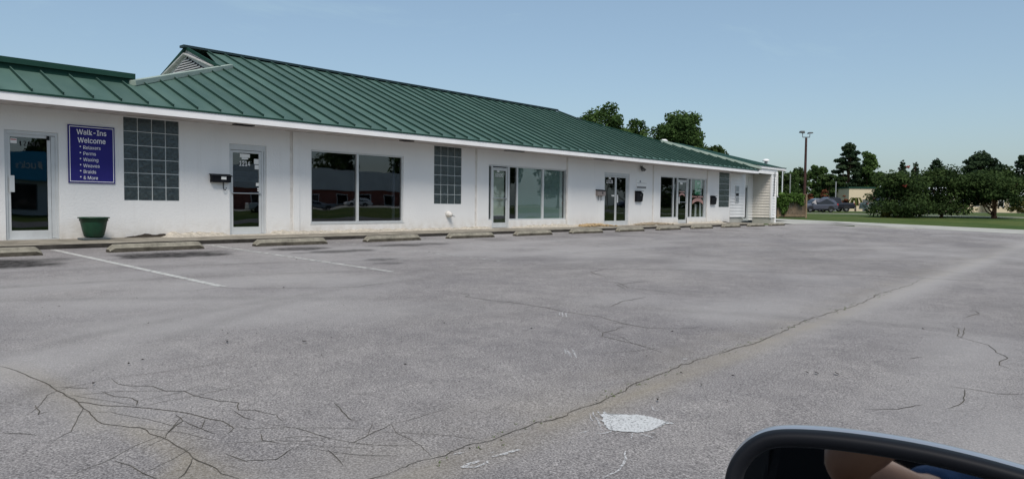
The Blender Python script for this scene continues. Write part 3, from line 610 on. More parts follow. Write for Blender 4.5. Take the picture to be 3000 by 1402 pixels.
def frame_mb(x0, x1, y0, y1, z0, z1, t, mb=None, bottom=True, tb=None):
    mb = mb or MB(); tb = tb or t
    mb.box(x0, x0 + t, y0, y1, z0, z1); mb.box(x1 - t, x1, y0, y1, z0, z1); mb.box(x0 + t, x1 - t, y0 + .001, y1, z1 - t, z1)
    if bottom: mb.box(x0 + t, x1 - t, y0 + .001, y1, z0, z0 + tb)
    return mb
def pane(x0, x1, z0, z1, y, parent, mt='glass', name='pane'):
    return MB().box(x0, x1, y, y + .008, z0, z1).build(name, M[mt], parent)
def door_leaf(x0, x1, z0, z1, parent, hinge='L', mt='glass', stile=.06, bot=.17, y=.055, bar=None, pull=True):
    d = frame_mb(x0, x1, y, y + .045, z0 + .012, z1, stile, tb=bot).build('door', M['alu'], parent, bevel=.004)
    pane(x0 + stile, x1 - stile, z0 + bot, z1 - stile, y + .018, d, mt)
    if bar: MB().tube([(x0 + .02, y - .025, bar), (x1 - .02, y - .025, bar)], .014, 8).build('push_bar', M['chrome'], d)
    if pull:
        hx = x0 + .07 if hinge == 'R' else x1 - .07
        mbp = MB(); mbp.box(hx - .045, hx + .045, y - .045, y - .03, .95, 1.28); mbp.box(hx - .02, hx + .02, y - .03, y, 1.0, 1.03); mbp.box(hx - .02, hx + .02, y - .03, y, 1.2, 1.23); mbp.build('handle', M['alu'], d, bevel=.004)
    return d
def casing(x0, x1, z0, z1, parent, head=.05, t=.045):
    mb = MB(); mb.box(x0, x0 + t, .03, .13, z0, z1); mb.box(x1 - t, x1, .03, .13, z0, z1); mb.box(x0 + t, x1 - t, .031, .13, z1 - head, z1); mb.box(x0 + t, x1 - t, .02, .14, z0, z0 + .012)
    return mb.build('door_frame', M['alu'], parent, bevel=.003)
# unit 1214A
casing(4.35, 5.30, 0, 2.18, BLD, .07, .05); d = door_leaf(4.40, 5.17, 0, 2.11, BLD, 'R', pull=True); MB().box(5.175, 5.25, .05, .09, .02, 2.1).build('door_sidelight_post', M['alu'], BLD)
text_mesh('number', '1214A', .19, M['num_black'], d, (4.80, .068, 1.93), bold=.006, xs=.75, spacing=1.15)
mb = MB(); mb.box(4.47, 4.58, .066, .069, 1.92, 2.02); q = mb.build('sticker', M['paper'], d); box('sticker_stripe', 4.475, 4.575, .0645, .066, 1.985, 2.005, M['redlight'], d)
box('door_closer', 5.10, 5.15, .03, .055, 2.02, 2.10, M['blackp'], d)
# unit 1214
casing(9.02, 10.02, 0, 2.23, BLD, .14, .05); d = door_leaf(9.08, 9.90, 0, 2.08, BLD, 'R', bar=1.02, pull=False); MB().box(9.905, 9.965, .05, .09, .02, 2.1).build('door_sidelight_post', M['alu'], BLD)
text_mesh('number', '1214', .235, M['num_white'], d, (9.46, .068, 1.76), bold=.006, xs=.72)
for (a, b, c, e) in ((9.33, 9.60, 1.91, 2.0), (9.38, 9.55, 1.865, 1.905), (9.71, 9.84, 1.76, 1.89), (9.73, 9.85, 1.63, 1.74), (9.76, 9.85, 1.21, 1.29), (9.80, 9.85, 1.13, 1.16), (9.80, 9.85, 1.08, 1.11)):
    box('notice', a, b, .0655, .068, c, e, M['paper'], d)
M['banner'] = mat('hanging_banner', (.20, .26, .29), .8)
bn = box('inside_banner', 9.13, 9.83, .10, .105, 1.31, 1.57, M['banner'], d)
mb = MB()
for k in range(5):
    a = R(20 + k * 35); mb.prism([(9.70, .098, 1.36), (9.70 + .13 * math.cos(a), .098, 1.36 + .15 * math.sin(a)), (9.70 + .13 * math.cos(a + .5), .098, 1.36 + .15 * math.sin(a + .5))], (0, -.002, 0))
mb.build('banner_emblem', mat('banner_blue', (.02, .06, .16), .8), d)
for zz, xa, xb in ((1.50, 9.22, 9.50), (1.44, 9.20, 9.52)): box('banner_text_row', xa, xb, .097, .0995, zz, zz + .035, mat('banner_grey', (.10, .14, .17), .8), d)
# big window between 1214 and 1212C
wn = frame_mb(11.33, 14.57, .03, .13, .25, 2.23, .045).box(12.86, 12.93, .025, .135, .295, 2.185).box(11.30, 14.60, -.012, .03, .225, .25).build('window', M['alu'], BLD, bevel=.003)
pane(11.375, 12.86, .295, 2.185, .075, wn); pane(12.93, 14.525, .295, 2.185, .075, wn)
box('blind_edge', 14.28, 14.36, .16, .2, .3, 2.18, M['alu'], wn); box('inner_frame_post', 12.80, 12.855, .1, .14, .3, 2.18, M['alu_dark'], wn)
# unit 1212C storefront
sf = MB(); z0, z1 = .27, 2.18
for a, b in ((18.34, 18.40), (18.52, 18.59), (19.38, 19.47), (19.86, 19.93), (21.33, 21.41), (22.74, 22.85)): sf.box(a, b, .03, .13, z0 if not (18.5 < a < 19.45) else 0.0, z1)
sf.box(18.40, 22.74, .031, .129, z1 - .05, z1); sf.box(18.40, 18.52, .031, .129, z0, z0 + .04); sf.box(19.47, 22.74, .031, .129, z0, z0 + .045); sf.box(18.59, 19.38, .031, .129, 2.05, 2.09)
WNC = sf.build('window', M['alu'], BLD, bevel=.003)
pane(18.40, 18.52, .31, 2.13, .075, WNC); pane(19.47, 19.86, .315, 2.13, .075, WNC); pane(19.93, 21.33, .315, 2.13, .075, WNC, 'glass_clear'); pane(21.41, 22.74, .315, 2.13, .075, WNC, 'glass_clear')
box('window_backing', 19.95, 22.45, .10, .115, .3, 2.15, M['blind'], WNC); box('blind_edge', 22.47, 22.64, .10, .115, .3, 2.15, mat('pale_blind', (.36, .40, .39), .9), WNC); box('inner_post', 19.56, 19.62, .12, .17, .3, 2.13, M['alu_dark'], WNC)
d = door_leaf(18.60, 19.37, 0, 2.045, BLD, 'L', 'glass_clear', bar=1.03, pull=False); text_mesh('number', '1212C', .21, M['num_white'], d, (18.96, .066, 1.83), bold=.006, xs=.85)
box('door_backing', 18.665, 19.24, .095, .10, .42, 1.97, M['blind2'], d); box('kick_panel', 18.665, 19.24, .095, .10, .17, .415, M['dark_in'], d); box('sticker', 18.85, 18.96, .0655, .068, 1.93, 1.98, M['paper'], d)
# double doors 1212B
casing(25.37, 27.31, 0, 2.20, BLD, .12, .06)
d1 = door_leaf(25.44, 26.32, 0, 2.07, BLD, 'L', pull=False); d2 = door_leaf(26.33, 27.18, 0, 2.07, BLD, 'R'); MB().box(27.185, 27.245, .05, .09, .02, 2.1).build('door_sidelight_post', M['alu'], BLD)
text_mesh('number', '1212B', .27, M['num_white'], d1, (25.86, .068, 1.82), bold=.006, xs=.8); box('sticker', 25.80, 25.96, .0655, .068, 1.93, 2.0, M['paper'], d1); box('notice', 26.02, 26.24, .0655, .068, 1.21, 1.27, M['paper'], d1)
# 1212A storefront
sf = MB(); z0, z1 = .27, 2.22
for a, b in ((30.0, 30.06), (31.25, 31.33), (31.62, 31.72), (32.64, 32.74), (33.0, 33.10), (34.50, 34.66)): sf.box(a, b, .03, .13, 0 if 31.5 < a < 32.7 else z0, z1)
sf.box(30.06, 34.50, .031, .129, z1 - .05, z1); sf.box(30.06, 31.62, .031, .129, z0, z0 + .045); sf.box(32.74, 34.5, .031, .129, z0, z0 + .045); sf.box(31.72, 32.64, .031, .129, 2.05, 2.10)
WNA = sf.build('window', M['alu'], BLD, bevel=.003)
pane(30.06, 31.25, .315, 2.17, .075, WNA); pane(31.33, 31.62, .315, 2.17, .075, WNA); pane(32.74, 33.0, .315, 2.17, .075, WNA); pane(33.10, 34.50, .315, 2.17, .075, WNA, 'glass_clear')
box('inner_post', 31.42, 31.50, .12, .17, .3, 2.13, M['alu_dark'], WNA); box('inner_post', 34.20, 34.36, .14, .17, .3, 2.16, M['alu'], WNA)
d = door_leaf(31.73, 32.63, 0, 2.045, BLD, 'R', bar=1.03); box('notice', 31.95, 32.20, .0655, .068, 1.88, 1.98, M['paper'], d)
M['pink'] = mat('pale_red_ribbon', (.44, .25, .22), .7); M['sgn_green'] = mat('green_window_sign', (.02, .26, .11), .7)
def ribbon_banner(cx, cz, w_, h_, y, parent, name='ribbon_decal'):
    mb = MB(); n = 10
    for k in range(n):
        ta, tb = k / n, (k + 1) / n; f = lambda t: cz + h_ * .9 * (1 - (2 * t - 1) ** 2)
        xa = cx - w_ / 2 + w_ * ta; xb = cx - w_ / 2 + w_ * tb
        mb.prism([(xa, y, f(ta) - h_ / 2), (xb, y, f(tb) - h_ / 2), (xb, y, f(tb) + h_ / 2), (xa, y, f(ta) + h_ / 2)], (0, .002, 0))
    return mb.build(name, M['pink'], parent)
ribbon_banner(33.83, 1.02, 1.15, .17, .066, WNA); ribbon_banner(32.18, 1.34, .55, .10, .066, d)
sgn = box('window_sign', 33.55, 34.18, .10, .105, 1.42, 2.12, M['sgn_green'], WNA)
text_mesh('sign_lettering', 'TAX', .2, M['num_white'], WNA, (33.93, .098, 1.98), mirror=True, bold=.018); text_mesh('sign_lettering', '&', .14, M['num_white'], WNA, (34.1, .098, 1.80), mirror=True, bold=.018)
mb = MB()
for k, hh in enumerate((.09, .12, .08, .11, .13)): mb.box(33.66 + k * .1, 33.70 + k * .1, .097, .0995, 1.66 - hh / 2, 1.66 + hh / 2)
mb.build('sign_strokes', M['num_white'], WNA)
mb = MB(); mb.box(33.22, 33.32, .066, .068, 1.27, 1.36); mb.box(33.36, 33.74, .066, .068, 1.28, 1.34); mb.box(33.82, 34.4, .066, .068, 1.28, 1.35); mb.build('decal_lettering', M['pink'], WNA)
box('leaning_board', 34.0, 34.16, .3, .32, .3, .95, M['paper'], WNA); box('notice_bar', 31.92, 32.44, .0655, .068, 1.51, 1.55, M['pink'], d)

# fascia, soffit boards, roof
YE, ZF0, ZF1 = -.90, 2.65, 2.80; XR = 38.98
box('fascia', X0 - .9, XR, YE, YE + .03, ZF0, ZF1, M['white'], BLD); box('end_fascia', XR - .03, XR, YE + .031, 1.6, ZF0, ZF1, M['white'], BLD)
box('drip_edge', X0 - .9, XR + .012, YE - .018, YE + .05, ZF1 + .002, ZF1 + .04, M['roof_dark'], BLD)
SOF = MB().box(X0, XR - .04, YE + .031, .0, ZF0 + .026, ZF0 + .034).build('soffit', M['soffit'], BLD)
sb = MB().box(0, .296, YE + .034, -.002, ZF0 + .010, ZF0 + .024).mesh('soffit_board', M['soffit'])
for k in range(144):
    x = -5.0 + .305 * k
    if x + .3 > XR - .05: break
    q = link('soffit_board', sb, SOF); q.location = (x, 0, rng.uniform(-.005, .003)); q.rotation_euler = (rng.uniform(-.002, .002), 0, 0)
for X, w_ in ((8.85, .5), (14.0, .45), (18.6, .9), (23.9, 1.2)):
    box('soffit_light', X, X + w_, -.62, -.46, ZF0 - .022, ZF0 + .005, M['alu_dark'] if X > 15 else M['dark_in'], BLD, bevel=.004)
SL = .4267; YR, ZR0 = 5.24, 2.84
rz = lambda y: ZR0 + (y - YE) * SL
ROOF = MB().quad((X0 - .9, YE, ZR0 - .03), (XR, YE, ZR0 - .03), (XR - .2, .4, rz(.4) - .03), (X0 - .9, .4, rz(.4) - .03)).build('roof', M['roof_dark'], BLD, recalc=False)
def top_y(x):
    """upper end of the front roof plane at x"""
    if x < 7.1: return .56
    if x < 10.75: return .56 + (x - 7.1) * (3.42 - .56) / 3.65
    if x < 28.75: return YR
    if x < 29.3: return YR - (x - 28.75) * (YR - 4.05) / .55
    return 4.05 - (x - 29.3) * (4.05 + .75) / (39.9 - 29.3)
SP = .538; k = 0; xx = 4.59 - SP * 9
while xx < XR:
    xa, xb = xx, min(xx + SP, XR); ya, yb = top_y(xa + .001), top_y(xb - .001)
    if xa < 10.75 <= xb: ya = top_y(xa); yb = YR
    def P(x, y, h=0): return (x, y - h * .39, rz(y) + h * .92)
    if yb > YE + .03:
        ys_a = np.linspace(YE, ya, 6); ys_b = np.linspace(YE, yb, 6); mb = MB()
        nz_ = [rng.uniform(-.003, .003) for _ in range(6)]
        for q in range(5):
            mb.quad(P(xa, ys_a[q]), P(xb, ys_b[q]), P(xb, ys_b[q + 1]), P(xa, ys_a[q + 1]), 0)
        s0, s1, hgt = xa, xa + .022, .058
        y1 = max(YE, min(ya, top_y(s1)))
        lo, hi = YE + .05, y1
        if hi > lo:
            A = [P(s0, lo), P(s0, hi), P(s1, hi), P(s1, lo)]; B = [P(s0, lo, hgt), P(s0, hi, hgt), P(s1, hi, hgt), P(s1, lo, hgt)]
            mb.quad(B[0], B[3], B[2], B[1], 0); mb.quad(A[0], B[0], B[1], A[1], 1); mb.quad(A[3], A[2], B[2], B[3], 1); mb.quad(A[0], A[3], B[3], B[0], 1)
        mb.build('roof_panel', [M['roof'], M['roof_seam']], ROOF, recalc=False)
    xx += SP; k += 1
# back slope, hip faces, ridge cap
MB().poly([(10.6, YR, rz(YR) - .01), (28.75, YR, rz(YR) - .01), (29.25, 6.4, rz(4.05) - .012), (40.4, 11.6, ZR0 - .05), (7.1, 11.6, ZR0 - .05), (7.1, 9.95, rz(.56) - .05), (10.6, 7.1, rz(3.4) - .03)]).build('back_slope', M['roof'], ROOF, recalc=False)
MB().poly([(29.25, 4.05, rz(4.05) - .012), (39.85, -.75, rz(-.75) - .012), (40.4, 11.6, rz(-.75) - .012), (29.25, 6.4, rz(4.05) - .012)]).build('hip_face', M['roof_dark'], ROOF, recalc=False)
MB().poly([(10.55, 3.4, rz(3.4) - .02), (7.1, .56, rz(.56) - .02), (7.1, 10, rz(.56) - .02), (10.55, 7.1, rz(3.4) - .02)]).build('hip_face', M['flash'], ROOF, recalc=False)
MB().bar((10.30, YR, rz(YR) + .03), (28.85, YR, rz(YR) + .03), .28, .07).build('ridge_cap', M['ridge'], ROOF)
MB().bar((28.80, YR - .05, rz(YR) + .02), (29.35, 4.0, rz(4.0) + .03), .10, .06).build('rake_cap', M['ridge'], ROOF)
a = Vector((11.0, 3.62, rz(3.62) + .03)); b = Vector((6.95, .44, rz(.44) + .05))
MB().bar(a, b, .16, .125).build('hip_flashing', M['flash'], ROOF, bevel=.01)
MB().bar((29.3, 4.05, rz(4.05) + .03), (34.0, 1.92, rz(1.92) + .03), .10, .05).build('hip_cap', M['roof_dark'], ROOF)
MB().bar((33.6, 2.10, rz(2.10) + .05), (39.75, -.68, rz(-.68) + .05), .16, .14).build('hip_flashing', M['flash'], ROOF, bevel=.01)  # pale colour here stands in for sky reflected by the metal edge
# louvred gable on the left end of the ridge
GX = 10.46; GZ = 4.66
G = MB(); hw = 1.98; y0 = YR - hw; y1 = YR + hw; zt = rz(YR) - .02
G.prism([(GX, y0, GZ), (GX, y1, GZ), (GX, YR, zt)], (.10, 0, 0)); GAB = G.build('gable', M['trim_grey'], BLD)
mb = MB(); iw = 1.22; iz0 = GZ + .03; izt = GZ + .03 + .50
mb.prism([(GX - .006, YR - iw, iz0), (GX - .006, YR + iw, iz0), (GX - .006, YR, izt)], (.004, 0, 0)); mb.build('louvre_backing', M['dark_in'], GAB)
for k in range(7):
    z = iz0 + .025 + k * .07; t = 1 - (z + .03 - iz0) / (izt - iz0); ww = iw * t
    if ww > .05: MB()._add([(GX - .05, YR - ww, z), (GX - .05, YR + ww, z), (GX - .012, YR + ww * .93, z + .052), (GX - .012, YR - ww * .93, z + .052)], [(0, 1, 2, 3)]).prism([(GX - .05, YR - ww, z), (GX - .05, YR + ww, z), (GX - .05, YR + ww, z - .012), (GX - .05, YR - ww, z - .012)], (.006, 0, 0)).build('louvre_slat', M['louvre'], GAB)
for sgn_ in (-1, 1):
    MB().bar((GX - .035, YR, zt + .02), (GX - .035, YR + sgn_ * (hw + .15), GZ - .04), .09, .05, up=(1, 0, 0)).build('rake_trim', M['roof_dark'], GAB)
    MB().bar((GX - .02, YR, zt - .16), (GX - .02, YR + sgn_ * (hw - .22), GZ + .04 ), .035, .20, up=(1, 0, 0)).build('rake_board', M['trim_grey'], GAB)
# low raised roof box over the left end
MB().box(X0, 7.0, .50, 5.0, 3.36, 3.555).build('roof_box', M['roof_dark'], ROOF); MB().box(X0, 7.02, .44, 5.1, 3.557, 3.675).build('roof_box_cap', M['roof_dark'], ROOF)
MB().box(X0, 7.25, .36, .50, 3.325, 3.358).build('roof_box_flashing', M['flash'], ROOF)
MB()._add([(7.02, .9, 3.66), (7.02, 5, 3.66), (8.6, 5, 3.42), (8.2, 1.5, 3.35)], [(0, 1, 2, 3)]).build('cricket', M['roof_dark'], ROOF, recalc=False)

# ------------------------------------------------------------------ sided annex at the far end
ANX = empty('siding_annex', (0, 0, 0), 0, 'white lap sided annex with recessed entry at the far end of the shop row', 'building')
def siding(name, p0, p1, z0, z1, mt, parent, h=.165):
    """lap boards between plan points p0,p1, outward normal to the right of p0->p1"""
    a = Vector((*p0, 0)); b = Vector((*p1, 0)); d = (b - a).normalized(); nrm = Vector((d.y, -d.x, 0)); Lg = (b - a).length
    root = MB().prism([a + Vector((0, 0, z0)), b + Vector((0, 0, z0)), b + Vector((0, 0, z1)), a + Vector((0, 0, z1))], -nrm * .05).build(name, mt, parent)
    me = MB()._add([a + nrm * .034, b + nrm * .034, b + nrm * .003 + Vector((0, 0, h)), a + nrm * .003 + Vector((0, 0, h)), a, b], [(0, 1, 2, 3), (4, 5, 1, 0), (0, 3, 4), (1, 5, 2)]).mesh('siding_board', mt)
    k = 0
    while z0 + (k + 1) * h <= z1 + .02: q = link('siding_board', me, root); q.location = (0, 0, z0 + k * h); k += 1
    return root
siding('entry_screen', (37.42, .0), (39.22, .0), .28, 2.64, M['siding'], ANX); box('screen_footing', 37.43, 39.0, .02, .6, -.2, .26, M['conc_light'], ANX); box('corner_trim', 39.2, 39.3, -.03, .08, .26, 2.64, M['white'], ANX)
YB = 1.25
siding('recess_wall', (42.62, YB), (43.32, YB), .05, 2.8, M['siding'], ANX); MB().prism([(37.4, YB, 2.13), (42.62, YB, 2.13), (42.62, YB, 2.8), (37.4, YB, 2.8)], (0, .1, 0)).build('recess_header', M['siding'], ANX)
casing_ = MB().box(41.95, 42.02, YB - .03, YB + .06, 0, 2.12).box(42.53, 42.62, YB - .03, YB + .06, 0, 2.12).box(42.02, 42.53, YB - .03, YB + .06, 2.04, 2.12).build('door_frame', M['alu'], ANX)
dd = frame_mb(42.02, 42.53, YB, YB + .045, 0.02, 2.04, .05, tb=.15).build('door', M['alu'], ANX); pane(42.07, 42.48, .17, 1.99, YB + .02, dd)
box('dark_room', 38, 42.6, YB + .2, YB + .25, 0, 2.6, M['dark_in'], ANX)
siding('return_wall', (43.34, YB), (43.34, .14), .22, 2.8, M['siding_warm'], ANX); box('return_footing', 43.35, 43.6, .15, YB, -.2, .2, M['conc_light'], ANX)
siding('front_wall', (43.42, .12), (44.0, .12), .22, 2.9, M['siding'], ANX); box('front_footing', 43.42, 43.98, .13, .4, -.3, .2, M['conc_light'], ANX)
box('corner_trim', 43.30, 43.44, .07, .16, .2, 2.9, M['white'], ANX); box('corner_trim', 43.96, 44.08, .07, .2, -.1, 2.9, M['white'], ANX)
box('side_wall', 43.95, 44.05, .2, 9, -.2, 2.9, M['siding'], ANX)
MB().tube([(43.72, .05, 2.95), (43.66, .03, 2.6), (43.60, .03, 2.2), (43.62, .03, 1.75), (43.55, .03, 1.5)], .022, 6).build('cable', M['black'], ANX)
MB().tube([(44.12, .05, 2.95), (44.14, .04, 2.0), (44.12, .03, 1.55), (44.18, .02, 1.45)], .03, 6).build('conduit', M['white'], ANX)
FZ = 3.085; AX1 = 45.35
box('fascia', 40.2, AX1, 0.0, .03, FZ, FZ + .14, M['white'], ANX); box('end_fascia', AX1 - .03, AX1, .031, 8, FZ, FZ + .14, M['white'], ANX); box('soffit', 39.0, AX1 - .04, .032, 3, FZ - .012, FZ + .01, M['soffit'], ANX)
box('beam', 39.3, 44.1, .06, .2, 2.8, FZ - .013, M['white'], ANX)
mb = MB(); mb.poly([(39.6, -.02, FZ + .145), (AX1 + .02, -.02, FZ + .145), (40.6, 4.6, FZ + 1.55), (34.5, 4.6, FZ + 1.55)]); mb.poly([(AX1 + .02, -.02, FZ + .145), (AX1 + .02, 9.2, FZ + .145), (40.6, 4.6, FZ + 1.55)])
mb.build('roof', M['roof_dark'], ANX, recalc=False); MB().box(39.6, AX1 + .03, -.03, .02, FZ + .141, FZ + .175).build('drip_edge', M['roof_dark'], ANX)
# little address directory board on the sided screen
DB = empty('directory_board', (0, 0, 0), 0, 'narrow grey directory strip fixed to the white siding by the entry', 'sign')
MB().box(38.0, 38.46, -.052, -.03, 1.05, 1.98).build('board', M['alu'], DB)
for zz, h_ in ((1.68, .26), (1.42, .16), (1.10, .26)): MB().box(38.05, 38.41, -.056, -.0525, zz, zz + h_).build('plate', M['grey_metal'] if h_ > .2 else M['blackp'], DB)
# roof vents
def roof_vent(loc, label, s=1):
    o = empty('roof_vent', loc, 0, label, 'vent', 'roof vents'); MB().lathe([(.0, .0), (.10 * s, 0), (.10 * s, .22 * s), (.0, .22 * s)], 14).build('pipe', M['grey_metal'], o); MB().lathe([(0, .2 * s), (.22 * s, .2 * s), (.22 * s, .27 * s), (.12 * s, .34 * s), (0, .35 * s)], 16).build('cap', M['white'], o, smooth=False)
v_ = on_Y(2244, 474, 2.2); roof_vent((v_.x, 2.2, v_.z - .16), 'white mushroom vent on the dark annex roof', 1.0)
v_ = on_Y(1945, 413, 4.2); roof_vent((v_.x, 4.2, v_.z - .25), 'pale vent cap peeking over the hip of the main roof', 1.0)

# ------------------------------------------------------------------ things on and by the wall
SG = empty('salon_sign', (0, 0, 0), 0, 'dark blue Walk-Ins Welcome sign with white lettering beside the door', 'sign')
sx0, sx1, sz0, sz1 = 5.47, 6.38, 1.165, 2.375
MB().box(sx0, sx1, -.025, -.004, sz0, sz1).build('board', M['blue'], SG)
MB().box(sx0 + .025, sx1 - .025, -.028, -.0255, sz1 - .04, sz1 - .027).box(sx0 + .025, sx1 - .025, -.028, -.0255, sz0 + .027, sz0 + .04).box(sx0 + .025, sx0 + .037, -.028, -.0255, sz0 + .04, sz1 - .04).box(sx1 - .037, sx1 - .025, -.028, -.0255, sz0 + .04, sz1 - .04).build('border', M['num_white'], SG)
cx = (sx0 + sx1) / 2
text_mesh('lettering', 'Walk-Ins', .205, M['num_white'], SG, (cx, -.0275, 2.235), bold=.006, xs=.90); text_mesh('lettering', 'Welcome', .205, M['num_white'], SG, (cx, -.0275, 2.065), bold=.006, xs=.86)
for k, s in enumerate(('Relaxers', 'Perms', 'Waxing', 'Weaves', 'Braids', '& More')):
    z = 1.915 - k * .127; text_mesh('lettering', s, .136, M['num_white'], SG, (5.75, -.0275, z), align='LEFT', bold=.0, xs=.90)
    b_ = MB(); b_._add([(5.70 + .014 * math.cos(a), -.0275, z + .015 + .014 * math.sin(a)) for a in [i * math.pi / 5 for i in range(10)]], [tuple(range(10))]); b_.build('bullet', M['num_white'], SG)
PL = empty('planter_pot', (5.80, -.42, -.012), 0, 'empty dark green plastic planter pot standing by the salon sign', 'planter')
MB().lathe([(.0, .01), (.20, .01), (.235, .05), (.275, .22), (.31, .40), (.315, .43), (.335, .435), (.335, .50), (.37, .505), (.375, .53), (.34, .535), (.31, .50), (.29, .42), (.0, .40)], 40, (0, 0, .05)).build('pot', M['green_pot'], PL, smooth=True)
MB().lathe([(0, 0), (.285, 0), (.285, .004), (0, .004)], 24, (0, 0, .47)).build('soil', M['soil'], PL)
PL.scale = (.80, .80, .80)
tray = MB().box(-.33, .33, -.2, .2, .0, .045).build('paver', mat('slate_paver', (.10, .115, .12), .9), PL, bevel=.01)
def mailbox(x0, x1, z0, z1, label, style, dark=True):
    o = empty('mailbox', ((x0 + x1) / 2, -.005, z0), 0, label, 'mailbox', 'wall mailboxes'); w_ = x1 - x0; h = z1 - z0; mt = M['blackp'] if dark else mat('tan_metal', (.22, .19, .18), .6)
    if style == 'wide':
        MB().prism([(-w_ / 2, 0, 0), (-w_ / 2, -.12, 0), (-w_ / 2, -.13, h * .8), (-w_ / 2, 0, h)], (w_, 0, 0)).build('body', mt, o, bevel=.008)
        MB().prism([(-w_ / 2 - .02, .0, h + .005), (-w_ / 2 - .02, -.155, h * .8), (-w_ / 2 - .02, -.15, h * .7), (-w_ / 2 - .02, -.135, h * .79), (-w_ / 2 - .02, 0, h - .01)], (w_ + .04, 0, 0)).build('lid', mt, o)
        MB().box(-.02, w_ * .22, -.139, -.128, h * .35, h * .7).build('label_plate', M['paper'], o)
        MB().tube([(w_ * .14, -.06, 0), (w_ * .14, -.06, -.12), (w_ * .17, -.06, -.17), (w_ * .26, -.06, -.18), (w_ * .30, -.06, -.12)], .012, 6).build('newspaper_hook', M['black'], o)
    elif style == 'tan':
        MB().box(-w_ / 2, w_ / 2, -.13, 0, 0, h).build('body', mt, o, bevel=.01); MB().prism([(-w_ / 2 - .01, .0, h + .03), (-w_ / 2 - .01, -.145, h), (-w_ / 2 - .01, -.145, h - .03), (-w_ / 2 - .01, 0, h - .0)], (w_ + .02, 0, 0)).build('lid', M['blackp'], o)
        MB().box(.0, .08, -.137, -.131, h * .35, h * .65).build('lock_plate', M['black'], o)
        for sx in (-.25, .1): MB().tube([(sx * w_, -.05, 0), (sx * w_, -.05, -.2)], .012, 6).build('newspaper_hook', M['black'], o)
    else:
        MB().prism([(-w_ / 2, 0, 0), (-w_ / 2, -.10, .03), (-w_ / 2, -.14, h * .75), (-w_ / 2, -.03, h), (-w_ / 2, 0, h)], (w_, 0, 0)).build('body', mt, o, bevel=.008); MB().box(-w_ / 2 - .01, w_ / 2 + .01, -.15, -.0, h * .98, h * 1.02).build('lid', mt, o)
        if style == 'oval': MB().lathe([(0, 0), (.04, 0), (.04, .01), (0, .01)], 12, (.03, -.135, h * .6)).build('emblem', M['grey_metal'], o)
    return o
mailbox(8.52, 9.0, 1.27, 1.47, 'wide black wall mailbox with newspaper hook left of door 1214', 'wide')
mailbox(24.75, 25.28, 1.22, 1.44, 'small tan wall mailbox beside the double glass doors', 'tan', False)
mailbox(27.75, 28.25, 1.0, 1.47, 'upright black mailbox below the phone number plate', 'oval')
mailbox(34.98, 35.55, .93, 1.38, 'bulky dark mailbox between the tax shop window and glass blocks', 'up')
mailbox(3.78, 4.13, 1.40, 1.62, 'black mailbox at the left edge of the photo by door 1214A', 'up')
PN = empty('phone_plate', (0, 0, 0), 0, 'white notice plate with dark phone number above the black mailbox', 'sign')
MB().box(27.85, 28.72, -.02, -.004, 1.55, 2.0).build('board', M['paper'], PN)
for k in range(10): MB().box(27.90 + k * .078, 27.955 + k * .078, -.023, -.0205, 1.60, 1.68).build('digit', M['num_black'], PN)
MB().box(27.88, 28.7, -.023, -.0205, 1.82, 1.835).build('rule', M['grey_metal'], PN); MB().lathe([(0, 0), (.05, 0), (.04, .07), (0, .09)], 10, (28.15, -.021, 1.86)).build('emblem', M['grey_metal'], PN)
WL = empty('flood_light', (28.2, -.06, 2.48), 0, 'small dark twin flood light under the soffit', 'light'); MB().lathe([(0, 0), (.05, 0), (.05, .1), (0, .1)], 12, (0, 0, 0)).build('bracket', M['alu_dark'], WL)
for s in (-1, 1): MB().tube([(s * .05, -.02, .02), (s * .10, -.12, -.10)], [.04, .07], 10).build('lamp', M['alu_dark'], WL)
DV = empty('dryer_vent', (16.42, -.0, .47), 0, 'white hooded vent low on the wall below the glass blocks', 'vent'); MB().tube([(0, .0, .02), (.0, -.05, .02), (.02, -.11, 0), (.05, -.16, -.03)], [.10, .10, .08, .05], 14).build('hood', M['wall'], DV, smooth=True); MB().tube([(.05, -.16, -.03), (.14, -.2, -.06)], [.02, .012], 6).build('spout', M['grey_metal'], DV)

# ------------------------------------------------------------------ wheel stops
WX = [2.45, 5.38, 8.40, 11.42, 14.36, 17.27, 20.27, 23.22, 26.25, 29.33, 32.43, 35.48, 38.35]
def stop_mesh():
    mb = MB(); Lh, e = .915, .10
    prof = [(-.10, 0), (-.095, .075), (-.062, .148), (.062, .148), (.095, .075), (.10, 0)]; st = [(-Lh, .35), (-Lh + .02, .6), (-Lh + e, 1), (Lh - e, 1), (Lh - .02, .6), (Lh, .35)]
    V = [(x, y, z * k if z > .01 else 0) for x, k in st for y, z in prof]; n_ = len(prof)
    Fc = [(i * n_ + j, (i + 1) * n_ + j, (i + 1) * n_ + j + 1, i * n_ + j + 1) for i in range(len(st) - 1) for j in range(n_ - 1)] + [tuple(range(n_)), tuple((len(st) - 1) * n_ + j for j in range(n_ - 1, -1, -1))]
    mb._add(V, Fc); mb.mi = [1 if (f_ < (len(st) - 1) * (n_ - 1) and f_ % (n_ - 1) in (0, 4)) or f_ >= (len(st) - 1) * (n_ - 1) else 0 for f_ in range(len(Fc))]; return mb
WL_ = ['concrete wheel stop at the left edge, below door 1214A', 'concrete wheel stop below the green planter and salon sign', 'concrete wheel stop in front of the door numbered 1214', 'concrete wheel stop in front of the big dark window',
       'concrete wheel stop between the big dark window and the low wall vent', 'concrete wheel stop in front of the door numbered 1212C', 'concrete wheel stop below the greenish 1212C shop window', 'concrete wheel stop beside the orange rock heap',
       'concrete wheel stop just past the double glass doors', 'concrete wheel stop before the shop window with the dark panes', 'concrete wheel stop under the pink ribbon window', 'concrete wheel stop in front of the farthest glass block window', 'last concrete wheel stop near the annex corner']
